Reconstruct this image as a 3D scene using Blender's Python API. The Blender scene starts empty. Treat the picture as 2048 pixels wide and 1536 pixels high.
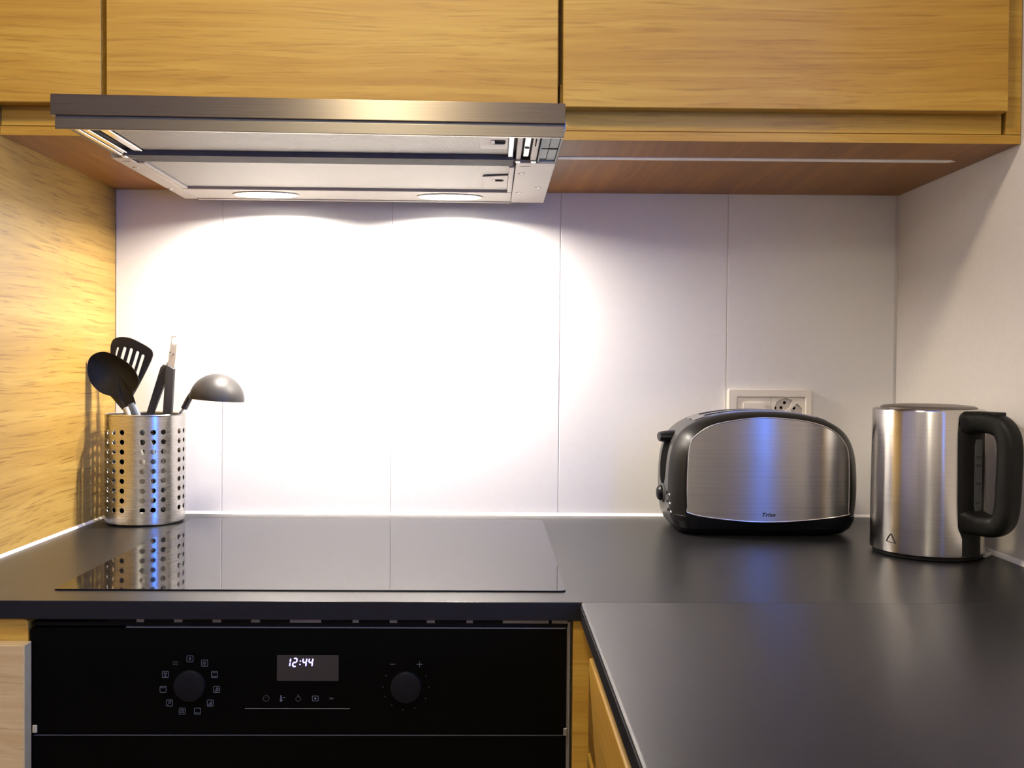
import bpy, bmesh, math, random
from mathutils import Vector, Matrix

random.seed(7)
scene = bpy.context.scene
COL = scene.collection
PI = math.pi
W0 = 0.90                      # height of the worktop; geometry below is measured from it

# ------------------------------------------------------------------ camera
F_PX, PITCH, YAW, ROLL = 1920.94, -0.01646, 0.02052, 0.00846
def cam_dir(u, v):
    c, s = math.cos(ROLL), math.sin(ROLL)
    u, v = c*u + s*v, -s*u + c*v
    x, y, z = u, 1.0, -v
    cp, sp = math.cos(PITCH), math.sin(PITCH)
    y, z = cp*y - sp*z, sp*y + cp*z
    cy, sy = math.cos(YAW), math.sin(YAW)
    return Vector((cy*x + sy*y, -sy*x + cy*y, z))
fwd = cam_dir(0, 0)
right = (cam_dir(1, 0) - fwd).normalized()
up = (cam_dir(0, -1) - fwd).normalized()
cd = bpy.data.cameras.new('camera')
cam = bpy.data.objects.new('camera', cd)
COL.objects.link(cam)
cam.matrix_world = Matrix(((right.x, up.x, -fwd.x, 0.0), (right.y, up.y, -fwd.y, -1.69325),
                           (right.z, up.z, -fwd.z, W0 + 0.25977), (0, 0, 0, 1)))
cd.sensor_width = 36.0
cd.lens = 36.0 * F_PX / 2048.0
cd.clip_start = 0.02
scene.camera = cam

# ------------------------------------------------------------------ world, lights, exposure
vs = scene.view_settings
scene.display_settings.display_device = 'sRGB'
vs.view_transform = 'Standard'
vs.look = 'None'
vs.exposure = 0.0
vs.gamma = 1.0
vs.use_curve_mapping = False

world = bpy.data.worlds.new('dusk_sky')
scene.world = world
world.use_nodes = True
wb = world.node_tree.nodes['Background']
wb.inputs['Color'].default_value = (0.10, 0.28, 1.0, 1)
wb.inputs['Strength'].default_value = 1.2

def area(name, loc, rot, power, color, size, size_y=None, shape='RECTANGLE', spread=PI):
    ld = bpy.data.lights.new(name, 'AREA')
    ld.energy = power
    ld.color = color
    ld.shape = shape
    ld.size = size
    if size_y:
        ld.size_y = size_y
    ld.spread = spread
    o = bpy.data.objects.new(name, ld)
    COL.objects.link(o)
    o.location = (loc[0], loc[1], loc[2] + W0)
    o.rotation_euler = rot
    return o

CEIL = 1.50                     # ceiling above worktop level
ROOM_Y, ROOM_XL, XL, XR = -3.40, -2.20, -0.659, 0.7178
WIN = (-1.64, -1.20, 0.06, 1.38)   # window y0, y1, z0, z1 in the right wall, just outside the frame
area('daylight_through_window', (XR + 0.13, (WIN[0]+WIN[1])/2, (WIN[2]+WIN[3])/2), (0, PI/2, 0), 41.0,
     (0.03, 0.20, 1.0), WIN[3]-WIN[2], WIN[1]-WIN[0])
LAMP = (-0.22, -1.22, CEIL - 0.13)
area('ceiling_lamp_light', LAMP, (0, 0, 0), 16.0, (1.0, 0.83, 0.54), 0.28, shape='DISK')
HOOD_Z = 0.541
for lx in (-0.373, -0.072):
    area('hood_lamp_light', (lx, -0.108, HOOD_Z - 0.0030), (0, 0, 0), 6.2, (1.0, 0.90, 0.80), 0.075, 0.03, 'ELLIPSE', math.radians(165))

# ------------------------------------------------------------------ material helpers
def new_mat(name):
    m = bpy.data.materials.new(name)
    m.use_nodes = True
    nt = m.node_tree
    return m, nt, nt.nodes['Principled BSDF']

def setp(b, **k):
    names = {'base': 'Base Color', 'rough': 'Roughness', 'metal': 'Metallic', 'spec': 'Specular IOR Level', 'ior': 'IOR',
             'aniso': 'Anisotropic', 'coat': 'Coat Weight', 'coat_rough': 'Coat Roughness', 'trans': 'Transmission Weight',
             'emit': 'Emission Color', 'emit_s': 'Emission Strength'}
    for a, v in k.items():
        if a in ('base', 'emit'):
            v = (*v, 1)
        b.inputs[names[a]].default_value = v

def plain(name, base, rough=0.5, metal=0.0, noise=0.06, nscale=60.0, bump=0.0, **k):
    """a plain surface with a little procedural variation in tone and relief"""
    m, nt, b = new_mat(name)
    setp(b, base=base, rough=rough, metal=metal, **k)
    tc = nt.nodes.new('ShaderNodeTexCoord')
    nz = nt.nodes.new('ShaderNodeTexNoise')
    nz.inputs['Scale'].default_value = nscale
    nz.inputs['Detail'].default_value = 4
    nt.links.new(tc.outputs['Object'], nz.inputs['Vector'])
    if noise:
        r = nt.nodes.new('ShaderNodeValToRGB')
        r.color_ramp.elements[0].position = 0.3
        r.color_ramp.elements[1].position = 0.7
        r.color_ramp.elements[0].color = (*[max(0, c*(1-noise)) for c in base], 1)
        r.color_ramp.elements[1].color = (*[min(1, c*(1+noise)) for c in base], 1)
        nt.links.new(nz.outputs['Fac'], r.inputs['Fac'])
        nt.links.new(r.outputs['Color'], b.inputs['Base Color'])
    if bump:
        bp = nt.nodes.new('ShaderNodeBump')
        bp.inputs['Strength'].default_value = bump
        bp.inputs['Distance'].default_value = 0.001
        nt.links.new(nz.outputs['Fac'], bp.inputs['Height'])
        nt.links.new(bp.outputs['Normal'], b.inputs['Normal'])
    return m

def oak(name, axis='X', light=(0.51, 0.315, 0.052), mid=(0.43, 0.240, 0.034), dark=(0.25, 0.120, 0.016), rough=0.42, pores=0.50, warp=0.045, fine=300.0):
    """oak decor: long pores, growth bands and slow figure along the given axis"""
    m, nt, b = new_mat(name)
    N, L = nt.nodes, nt.links
    tc = N.new('ShaderNodeTexCoord')
    oi = N.new('ShaderNodeObjectInfo')
    add = N.new('ShaderNodeVectorMath'); add.operation = 'ADD'
    mul = N.new('ShaderNodeVectorMath'); mul.operation = 'SCALE'
    mul.inputs[0].default_value = (7.3, 3.1, 5.7)
    L.new(oi.outputs['Random'], mul.inputs['Scale'])
    L.new(tc.outputs['Object'], add.inputs[0]); L.new(mul.outputs[0], add.inputs[1])
    wn = N.new('ShaderNodeTexNoise')
    wn.inputs['Scale'].default_value = 5.0
    wn.inputs['Detail'].default_value = 2
    wm = N.new('ShaderNodeMapping')
    wm.inputs['Scale'].default_value = [0.35 if a == axis else 1.0 for a in 'XYZ']
    L.new(add.outputs[0], wm.inputs['Vector'])
    L.new(wm.outputs[0], wn.inputs['Vector'])
    ws = N.new('ShaderNodeVectorMath'); ws.operation = 'MULTIPLY_ADD'
    ws.inputs[1].default_value = (warp, warp, warp)
    L.new(wn.outputs['Color'], ws.inputs[0]); L.new(add.outputs[0], ws.inputs[2])
    def mapped(along, across):
        mp = N.new('ShaderNodeMapping')
        s = [across]*3
        s['XYZ'.index(axis)] = along
        mp.inputs['Scale'].default_value = s
        L.new(ws.outputs[0], mp.inputs['Vector'])
        return mp
    def noise(mp, detail, rough_, dist=0.0, scale=1.0):
        n = N.new('ShaderNodeTexNoise')
        n.inputs['Scale'].default_value = scale
        n.inputs['Detail'].default_value = detail
        n.inputs['Roughness'].default_value = rough_
        n.inputs['Distortion'].default_value = dist
        L.new(mp.outputs[0], n.inputs['Vector'])
        return n
    fig = noise(mapped(1.0, 14.0), 3, 0.55, 0.8)
    band = noise(mapped(1.6, 95.0), 4, 0.6, 0.2)
    pore = noise(mapped(0.03*fine, fine), 3, 0.55, 0.2)
    mix = N.new('ShaderNodeMix'); mix.data_type = 'FLOAT'
    mix.inputs['Factor'].default_value = 0.5
    L.new(fig.outputs['Fac'], mix.inputs['A']); L.new(band.outputs['Fac'], mix.inputs['B'])
    r = N.new('ShaderNodeValToRGB')
    e = r.color_ramp.elements
    e[0].position, e[0].color = 0.34, (*[0.72*a+0.28*c for a, c in zip(mid, dark)], 1)
    e[1].position, e[1].color = 0.60, (*light, 1)
    e.new(0.46).color = (*mid, 1)
    e.new(0.53).color = (*[(a+c)/2 for a, c in zip(mid, light)], 1)
    L.new(mix.outputs['Result'], r.inputs['Fac'])
    pr = N.new('ShaderNodeMapRange')
    pr.inputs['From Min'].default_value = 0.53
    pr.inputs['From Max'].default_value = 0.70
    pr.inputs['To Max'].default_value = pores
    L.new(pore.outputs['Fac'], pr.inputs['Value'])
    pm = N.new('ShaderNodeMix'); pm.data_type = 'RGBA'
    L.new(pr.outputs['Result'], pm.inputs['Factor'])
    L.new(r.outputs['Color'], pm.inputs['A'])
    pm.inputs['B'].default_value = (*dark, 1)
    L.new(pm.outputs['Result'], b.inputs['Base Color'])
    bp = N.new('ShaderNodeBump')
    bp.inputs['Strength'].default_value = 0.25
    bp.inputs['Distance'].default_value = 0.0004
    bp.invert = True
    L.new(pr.outputs['Result'], bp.inputs['Height'])
    L.new(bp.outputs['Normal'], b.inputs['Normal'])
    setp(b, rough=rough, spec=0.35)
    return m

def brushed(name, base, rough, aniso, tangent=(0, 0, 1), streak=(6, 6, 900), depth=0.10):
    """brushed steel; highlights stretch along `tangent` (world axes), fine streaks in tone"""
    m, nt, b = new_mat(name)
    N, L = nt.nodes, nt.links
    setp(b, base=base, rough=rough, metal=1.0, aniso=aniso)
    v = N.new('ShaderNodeCombineXYZ')
    for i in range(3):
        v.inputs[i].default_value = tangent[i]
    L.new(v.outputs[0], b.inputs['Tangent'])
    tc = N.new('ShaderNodeTexCoord')
    mp = N.new('ShaderNodeMapping'); mp.inputs['Scale'].default_value = streak
    nz = N.new('ShaderNodeTexNoise'); nz.inputs['Scale'].default_value = 1.0; nz.inputs['Detail'].default_value = 3
    L.new(tc.outputs['Object'], mp.inputs['Vector']); L.new(mp.outputs[0], nz.inputs['Vector'])
    r = N.new('ShaderNodeValToRGB')
    r.color_ramp.elements[0].position = 0.3
    r.color_ramp.elements[1].position = 0.7
    r.color_ramp.elements[0].color = (*[c*(1-depth) for c in base], 1)
    r.color_ramp.elements[1].color = (*[min(1, c*(1+depth)) for c in base], 1)
    L.new(nz.outputs['Fac'], r.inputs['Fac']); L.new(r.outputs['Color'], b.inputs['Base Color'])
    rr = N.new('ShaderNodeMapRange')
    rr.inputs['To Min'].default_value = rough*0.85
    rr.inputs['To Max'].default_value = rough*1.15
    L.new(nz.outputs['Fac'], rr.inputs['Value']); L.new(rr.outputs['Result'], b.inputs['Roughness'])
    return m

def glow(name, color, strength):
    m, nt, b = new_mat(name)
    setp(b, base=(0.8, 0.8, 0.8), rough=0.4, emit=color, emit_s=strength)
    return m

def mesh_filter(name):
    """woven aluminium grease filter: fine slanted cells, bright wires and dark openings"""
    m, nt, b = new_mat(name)
    N, L = nt.nodes, nt.links
    tc = N.new('ShaderNodeTexCoord')
    outs = []
    for ang, sc in ((0.62, 1.0), (-0.62, 1.0)):
        mp = N.new('ShaderNodeMapping')
        mp.inputs['Rotation'].default_value = (0, 0, ang)
        w = N.new('ShaderNodeTexWave')
        w.inputs['Scale'].default_value = 112.0*sc
        w.inputs['Distortion'].default_value = 0.0
        L.new(tc.outputs['Object'], mp.inputs['Vector']); L.new(mp.outputs[0], w.inputs['Vector'])
        outs.append(w)
    mx = N.new('ShaderNodeMath'); mx.operation = 'MAXIMUM'
    half = N.new('ShaderNodeMath'); half.operation = 'MULTIPLY'; half.inputs[1].default_value = 0.62
    L.new(outs[1].outputs['Fac'], half.inputs[0])
    L.new(outs[0].outputs['Fac'], mx.inputs[0]); L.new(half.outputs[0], mx.inputs[1])
    r = N.new('ShaderNodeValToRGB')
    r.color_ramp.elements[0].position = 0.15
    r.color_ramp.elements[1].position = 0.75
    r.color_ramp.elements[0].color = (0.045, 0.042, 0.038, 1)
    r.color_ramp.elements[1].color = (0.42, 0.40, 0.37, 1)
    L.new(mx.outputs[0], r.inputs['Fac']); L.new(r.outputs['Color'], b.inputs['Base Color'])
    bp = N.new('ShaderNodeBump'); bp.inputs['Strength'].default_value = 0.6; bp.inputs['Distance'].default_value = 0.001
    L.new(mx.outputs[0], bp.inputs['Height']); L.new(bp.outputs['Normal'], b.inputs['Normal'])
    setp(b, rough=0.42, metal=0.55)
    return m

M = {}
M['oak_x'] = oak('oak_grain_along_x', 'X')
M['oak_y'] = oak('oak_grain_along_y', 'Y')
M['oak_panel'] = oak('oak_side_panel', 'Y', light=(0.43, 0.280, 0.068), mid=(0.36, 0.217, 0.046), dark=(0.17, 0.085, 0.014), pores=0.75, warp=0.05, fine=330.0)
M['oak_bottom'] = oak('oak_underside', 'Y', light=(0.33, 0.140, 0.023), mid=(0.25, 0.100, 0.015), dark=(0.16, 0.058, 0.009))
M['oak_pale'] = oak('pale_oak_front', 'X', light=(0.62, 0.47, 0.23), mid=(0.52, 0.37, 0.165), dark=(0.34, 0.215, 0.085))
M['edge_band'] = plain('pale_edge_band', (0.52, 0.44, 0.22), 0.5, spec=0.1)
M['tile'] = plain('white_satin_tile', (0.80, 0.785, 0.765), 0.33, noise=0.012, nscale=90, bump=0.05)
M['grout'] = plain('grey_grout', (0.70, 0.68, 0.65), 0.9, nscale=300)
M['plaster'] = plain('white_plaster', (0.74, 0.70, 0.655), 0.75, noise=0.02, nscale=140, bump=0.12)
M['ceiling'] = plain('white_ceiling_paint', (0.80, 0.79, 0.77), 0.9, noise=0.01)
M['floor'] = oak('floor_laminate', 'X', light=(0.36, 0.22, 0.10), mid=(0.28, 0.16, 0.07), dark=(0.16, 0.08, 0.03))
M['silicone'] = plain('white_silicone', (0.86, 0.84, 0.80), 0.4, noise=0.05, nscale=200)
M['worktop'] = plain('black_matt_laminate', (0.011, 0.011, 0.012), 0.32, noise=0.15, nscale=900, bump=0.10, spec=0.5)
M['worktop_edge'] = plain('black_laminate_edge', (0.012, 0.012, 0.015), 0.5, noise=0.1, nscale=500, spec=0.15)
M['glass_black'] = plain('black_ceramic_glass', (0.006, 0.006, 0.008), 0.035, noise=0, spec=0.5)
M['oven_glass'] = plain('black_oven_glass', (0.0018, 0.0020, 0.0018), 0.08, noise=0, spec=0.06)
M['oven_black'] = plain('black_enamel', (0.004, 0.004, 0.004), 0.5, noise=0.1, spec=0.1)
M['oven_knob'] = plain('black_knob_plastic', (0.004, 0.005, 0.007), 0.4, noise=0.1, spec=0.2)
M['oven_metal'] = plain('grey_sheet_metal', (0.24, 0.235, 0.22), 0.45, metal=0.4)
M['print_grey'] = plain('grey_print', (0.11, 0.13, 0.16), 0.6, noise=0)
M['print_dim'] = plain('dim_grey_print', (0.035, 0.04, 0.045), 0.6, noise=0)
M['print_white'] = plain('white_print', (0.75, 0.75, 0.75), 0.6, noise=0)
M['print_black'] = plain('black_print', (0.008, 0.008, 0.012), 0.45, noise=0)
M['display'] = plain('dark_display', (0.026, 0.024, 0.022), 0.35, noise=0.03)
M['digits'] = glow('blue_white_digits', (0.36, 0.30, 1.0), 3.0)
M['beige_notch'] = plain('beige_notch_light', (0.45, 0.42, 0.30), 0.5)  # colour of the light seen through the oven's left notch
M['steel_bar'] = brushed('brushed_hood_steel', (0.235, 0.200, 0.160), 0.29, 0.90, (0, 0, 1), (5, 5, 1100), 0.07)
M['steel_lip'] = brushed('brushed_lip_steel', (0.215, 0.190, 0.155), 0.36, 0.5, (0, 0, 1), (5, 5, 1100), 0.07)
M['chrome'] = plain('bright_zinc_rail', (0.78, 0.78, 0.78), 0.16, metal=1.0, noise=0.04)
M['dark_metal'] = plain('dark_grey_metal', (0.10, 0.105, 0.115), 0.4, metal=0.5)
M['bar_grey'] = plain('grey_painted_profile', (0.13, 0.128, 0.135), 0.7, spec=0.06)
M['hood_paint'] = plain('warm_silver_lacquer', (0.47, 0.435, 0.40), 0.42, metal=0.12, noise=0.02)
M['hood_dark'] = plain('dark_cavity', (0.02, 0.02, 0.022), 0.7)
M['grey_plastic'] = plain('blue_grey_plastic', (0.34, 0.40, 0.42), 0.5)
M['filter'] = mesh_filter('aluminium_filter_mesh')
M['lens'] = glow('lit_lamp_lens', (1.0, 0.93, 0.82), 22.0)
M['shade'] = glow('lit_lamp_shade', (1.0, 0.80, 0.56), 4.0)
M['globe'] = glow('added_globe_glow', (1.0, 0.91, 0.70), 40.0)  # glow of the added globe behind the viewpoint
M['led_cover'] = plain('frosted_strip_cover', (0.90, 0.88, 0.85), 0.4)
M['holder_steel'] = brushed('brushed_holder_steel', (0.62, 0.60, 0.57), 0.27, 0.55, (0, 0, 1), (14, 14, 900), 0.045)
M['holder_in'] = plain('holder_inside_steel', (0.40, 0.39, 0.37), 0.38, metal=1.0, noise=0.05)
M['nylon'] = plain('black_nylon', (0.010, 0.010, 0.009), 0.55, noise=0.1, nscale=200, spec=0.25)
M['nylon_grey'] = plain('charcoal_nylon', (0.030, 0.028, 0.028), 0.46, noise=0.1, nscale=200, spec=0.4)
M['handle_grey'] = plain('grey_blue_handle', (0.19, 0.225, 0.26), 0.45)
M['steel_plain'] = plain('satin_steel', (0.66, 0.63, 0.58), 0.35, metal=0.55, noise=0.05)
M['toast_steel'] = brushed('brushed_toaster_steel', (0.50, 0.49, 0.48), 0.24, 0.82, (0, 0, 1), (5, 5, 900), 0.07)
M['toast_rim'] = plain('bright_panel_rim', (0.72, 0.71, 0.69), 0.2, metal=1.0, noise=0.03)
M['toast_body'] = plain('charcoal_glossy_plastic', (0.050, 0.050, 0.049), 0.32, noise=0.05, spec=0.4)
M['toast_frame'] = plain('black_brown_frame_plastic', (0.008, 0.007, 0.006), 0.36, noise=0.05, spec=0.25)
M['toast_black'] = plain('black_toaster_plastic', (0.004, 0.004, 0.005), 0.36, noise=0.1, spec=0.2)
M['toast_top'] = plain('polished_top_plate', (0.50, 0.50, 0.50), 0.24, metal=1.0, noise=0.03)
M['kettle_steel'] = brushed('brushed_kettle_steel', (0.62, 0.60, 0.57), 0.20, 0.85, (0, 0, 1), (9, 9, 800), 0.06)
M['kettle_lid'] = plain('grey_brown_lid', (0.15, 0.13, 0.11), 0.35, metal=0.5)
M['kettle_black'] = plain('black_kettle_plastic', (0.006, 0.006, 0.005), 0.48, noise=0.1, spec=0.22)
M['gauge'] = plain('smoky_gauge', (0.085, 0.088, 0.085), 0.25, noise=0.05)
M['gauge_mark'] = plain('gauge_mark', (0.04, 0.04, 0.04), 0.5, noise=0)
M['white_plastic'] = plain('white_switch_plastic', (0.80, 0.75, 0.67), 0.35, noise=0.01)
M['socket_face'] = plain('recessed_socket_plastic', (0.62, 0.58, 0.53), 0.45, noise=0.01)
M['hole'] = plain('dark_hole', (0.003, 0.003, 0.003), 0.9, noise=0, spec=0.05)
M['clear'] = plain('clear_plastic', (0.85, 0.87, 0.85), 0.12, noise=0, trans=0.30, ior=1.45)
def thin_glass(name):
    m, nt, b = new_mat(name)
    setp(b, base=(0.9, 0.95, 1.0), rough=0.02)
    tr_ = nt.nodes.new('ShaderNodeBsdfTransparent')
    mx = nt.nodes.new('ShaderNodeMixShader')
    mx.inputs['Fac'].default_value = 0.06
    nt.links.new(tr_.outputs[0], mx.inputs[1]); nt.links.new(b.outputs[0], mx.inputs[2])
    nt.links.new(mx.outputs[0], nt.nodes['Material Output'].inputs['Surface'])
    return m
M['pane'] = thin_glass('window_glass')
M['frame_white'] = plain('white_window_frame', (0.78, 0.78, 0.78), 0.4, noise=0.01)

# ------------------------------------------------------------------ mesh helpers
ORG = {}
class MB:
    def __init__(self):
        self.v, self.f = [], []
    def add(self, vs_, fs):
        n = len(self.v)
        self.v += [tuple(p) for p in vs_]
        self.f += [tuple(i + n for i in f) for f in fs]
        return self
    def from_bm(self, bm):
        bm.verts.index_update()
        self.add([v.co.copy() for v in bm.verts], [[v.index for v in f.verts] for f in bm.faces])
        bm.free()
        return self
    def box(self, x0, x1, y0, y1, z0, z1, bevel=0.0, seg=2):
        bm = bmesh.new()
        bmesh.ops.create_cube(bm, size=1.0)
        for v in bm.verts:
            v.co = Vector(((x0+x1)/2 + v.co.x*(x1-x0), (y0+y1)/2 + v.co.y*(y1-y0), (z0+z1)/2 + v.co.z*(z1-z0)))
        if bevel:
            bmesh.ops.bevel(bm, geom=bm.edges[:], offset=bevel, segments=seg, profile=0.5, affect='EDGES')
        return self.from_bm(bm)
    def prism(self, pts, fn, d0, d1, bevel=0.0, seg=2):
        """polygon extruded from depth d0 to d1; fn(a, b, d) -> point"""
        bm = bmesh.new()
        A = [bm.verts.new((a, b, d0)) for a, b in pts]
        B = [bm.verts.new((a, b, d1)) for a, b in pts]
        n = len(pts)
        bm.faces.new(A[::-1]); bm.faces.new(B)
        for i in range(n):
            bm.faces.new((A[i], A[(i+1) % n], B[(i+1) % n], B[i]))
        if bevel:
            caps = [e for e in bm.edges if abs(e.verts[0].co.z - e.verts[1].co.z) < 1e-9]
            bmesh.ops.bevel(bm, geom=caps, offset=bevel, segments=seg, profile=0.5, affect='EDGES')
        for v in bm.verts:
            v.co = Vector(fn(*v.co))
        return self.from_bm(bm)
    def lathe(self, prof, c=(0, 0, 0), seg=48, axis='Z', cap0=True, cap1=True):
        vs_, fs = [], []
        for r, h in prof:
            for i in range(seg):
                a = 2*PI*i/seg
                p = (r*math.cos(a), r*math.sin(a), h)
                if axis == 'X':
                    p = (h, r*math.cos(a), r*math.sin(a))
                elif axis == 'Y':
                    p = (r*math.cos(a), h, r*math.sin(a))
                vs_.append((c[0]+p[0], c[1]+p[1], c[2]+p[2]))
        for k in range(len(prof)-1):
            for i in range(seg):
                j = (i+1) % seg
                fs.append((k*seg+i, k*seg+j, (k+1)*seg+j, (k+1)*seg+i))
        if cap0:
            fs.append(tuple(range(seg))[::-1])
        if cap1:
            fs.append(tuple((len(prof)-1)*seg + i for i in range(seg)))
        return self.add(vs_, fs)
    def tube(self, path, rad, seg=10, flat=1.0, side=None):
        """swept tube; flat < 1 squashes the section along `side`"""
        P = [Vector(p) for p in path]
        R = rad if isinstance(rad, (list, tuple)) else [rad]*len(P)
        vs_, fs = [], []
        ref = Vector(side) if side else Vector((0.13, 1, 0.07)).normalized()
        for k, p in enumerate(P):
            t = (P[min(k+1, len(P)-1)] - P[max(k-1, 0)]).normalized()
            a = (ref - t*ref.dot(t)).normalized()
            b = t.cross(a)
            for i in range(seg):
                w = 2*PI*i/seg
                vs_.append(p + a*(R[k]*flat*math.cos(w)) + b*(R[k]*math.sin(w)))
        for k in range(len(P)-1):
            for i in range(seg):
                j = (i+1) % seg
                fs.append((k*seg+i, k*seg+j, (k+1)*seg+j, (k+1)*seg+i))
        fs.append(tuple(range(seg))[::-1]); fs.append(tuple((len(P)-1)*seg+i for i in range(seg)))
        return self.add(vs_, fs)
    def loft(self, rings, cap0=True, cap1=True):
        n = len(rings[0])
        vs_ = [p for r in rings for p in r]
        fs = []
        for k in range(len(rings)-1):
            for i in range(n):
                j = (i+1) % n
                fs.append((k*n+i, k*n+j, (k+1)*n+j, (k+1)*n+i))
        if cap0:
            fs.append(tuple(range(n))[::-1])
        if cap1:
            fs.append(tuple((len(rings)-1)*n+i for i in range(n)))
        return self.add(vs_, fs)
    def sheet(self, grid, thick):
        """grid of points [row][col] thickened along +offset vector thick"""
        nr, nc = len(grid), len(grid[0])
        t = Vector(thick)
        top = [Vector(p) for r in grid for p in r]
        bot = [p + t for p in top]
        n = nr*nc
        fs = []
        for i in range(nr-1):
            for j in range(nc-1):
                a, b, c, d = i*nc+j, i*nc+j+1, (i+1)*nc+j+1, (i+1)*nc+j
                fs.append((a, b, c, d)); fs.append((n+d, n+c, n+b, n+a))
        rim = [j for j in range(nc)] + [i*nc+nc-1 for i in range(1, nr)] + [(nr-1)*nc+j for j in range(nc-2, -1, -1)] + [i*nc for i in range(nr-2, 0, -1)]
        for k in range(len(rim)):
            a, b = rim[k], rim[(k+1) % len(rim)]
            fs.append((b, a, n+a, n+b))
        return self.add(top+bot, fs)
    def build(self, name, mat, root=None, local=False, angle=21, props=None):
        me = bpy.data.meshes.new(name)
        o_ = ORG.get(root.name, Vector((0, 0, 0))) if (root is not None and not local) else Vector((0, 0, 0))
        pts = [(p[0]-o_.x, p[1]-o_.y, p[2]-o_.z) for p in self.v]
        me.from_pydata(pts, [], self.f)
        bm = bmesh.new(); bm.from_mesh(me)
        bmesh.ops.recalc_face_normals(bm, faces=bm.faces[:])
        bm.to_mesh(me); bm.free()
        me.polygons.foreach_set('use_smooth', [True]*len(me.polygons))
        me.set_sharp_from_angle(angle=math.radians(angle))
        me.materials.append(mat)
        ob = bpy.data.objects.new(name, me)
        COL.objects.link(ob)
        if root is not None:
            ob.parent = root
            ORG[ob.name] = o_
        else:
            ob.location = (0, 0, W0)
        for k, v in (props or {}).items():
            ob[k] = v
        return ob

def thing(name, label, cat, loc, rot=(0, 0, 0), group=None):
    o = bpy.data.objects.new(name, None)
    COL.objects.link(o)
    o.empty_display_size = 0.05
    o.location = (loc[0], loc[1], loc[2] + W0)
    o.rotation_euler = rot
    o['label'] = label
    o['category'] = cat
    if group:
        o['group'] = group
    ORG[o.name] = Vector(loc)
    return o

def struct(name, mb, mat, root=None, **k):
    return mb.build(name, mat, root, props=({'kind': 'structure'} if root is None else None), **k)

def copy_part(o, root, loc, name=None):
    c = o.copy()
    COL.objects.link(c)
    c.parent = root
    c.location = loc
    return c

def smooth(pts, n=6, closed=True):
    P = [Vector(p) for p in pts]
    m = len(P)
    out = []
    for i in range(m if closed else m-1):
        g = lambda k: P[k % m] if closed else P[min(max(k, 0), m-1)]
        a, b, c, d = g(i-1), g(i), g(i+1), g(i+2)
        for j in range(n):
            t = j/n
            out.append(0.5*((2*b) + (c-a)*t + (2*a-5*b+4*c-d)*t*t + (3*b-a-3*c+d)*t**3))
    if not closed:
        out.append(P[-1])
    return [tuple(p) for p in out]

def rrect(x0, x1, z0, z1, r, n=5):
    out = []
    for cx, cz, a0 in ((x1-r, z1-r, 0), (x0+r, z1-r, PI/2), (x0+r, z0+r, PI), (x1-r, z0+r, 1.5*PI)):
        for i in range(n+1):
            a = a0 + PI/2*i/n
            out.append((cx + r*math.cos(a), cz + r*math.sin(a)))
    return out

def slot_outline(p, q, r, n=8):
    p, q = Vector(p), Vector(q)
    a0 = math.atan2(*(q-p).yx)
    out = [(q.x + r*math.cos(a0-PI/2+PI*i/n), q.y + r*math.sin(a0-PI/2+PI*i/n)) for i in range(n+1)]
    out += [(p.x + r*math.cos(a0+PI/2+PI*i/n), p.y + r*math.sin(a0+PI/2+PI*i/n)) for i in range(n+1)]
    return out

def circle(cx, cz, r, n=16):
    return [(cx + r*math.cos(2*PI*i/n), cz + r*math.sin(2*PI*i/n)) for i in range(n)]

def plate(outlines, half, bevel, fn):
    """flat plate with holes (first outline is the rim), as a filled curve turned into mesh; fn maps its (a, b, d) to a point"""
    cu = bpy.data.curves.new('plate_curve', 'CURVE')
    cu.dimensions = '2D'
    cu.fill_mode = 'BOTH'
    cu.extrude = max(half - bevel, 0.00001)
    cu.bevel_depth = bevel
    cu.bevel_resolution = 2
    cu.offset = -bevel
    for ol in outlines:
        s = cu.splines.new('POLY')
        s.points.add(len(ol)-1)
        for p, q in zip(s.points, ol):
            p.co = (q[0], q[1], 0, 1)
        s.use_cyclic_u = True
    ob = bpy.data.objects.new('plate_curve', cu)
    COL.objects.link(ob)
    dg = bpy.context.evaluated_depsgraph_get()
    me = bpy.data.meshes.new_from_object(ob.evaluated_get(dg))
    mb = MB()
    mb.add([fn(*v.co) for v in me.vertices], [tuple(p.vertices) for p in me.polygons])
    bpy.data.objects.remove(ob)
    bpy.data.curves.remove(cu)
    bpy.data.meshes.remove(me)
    return mb

def weld(mb, d=1e-6):
    bm = bmesh.new()
    vv = [bm.verts.new(p) for p in mb.v]
    for f in mb.f:
        try:
            bm.faces.new([vv[i] for i in f])
        except ValueError:
            pass
    bmesh.ops.remove_doubles(bm, verts=bm.verts[:], dist=d)
    out = MB(); out.from_bm(bm)
    return out

XZ = lambda y: (lambda a, b, d: (a, y + d, b))      # polygon in x, z; depth along y
XY = lambda z: (lambda a, b, d: (a, b, z + d))
YZ = lambda x: (lambda a, b, d: (x + d, a, b))

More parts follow.
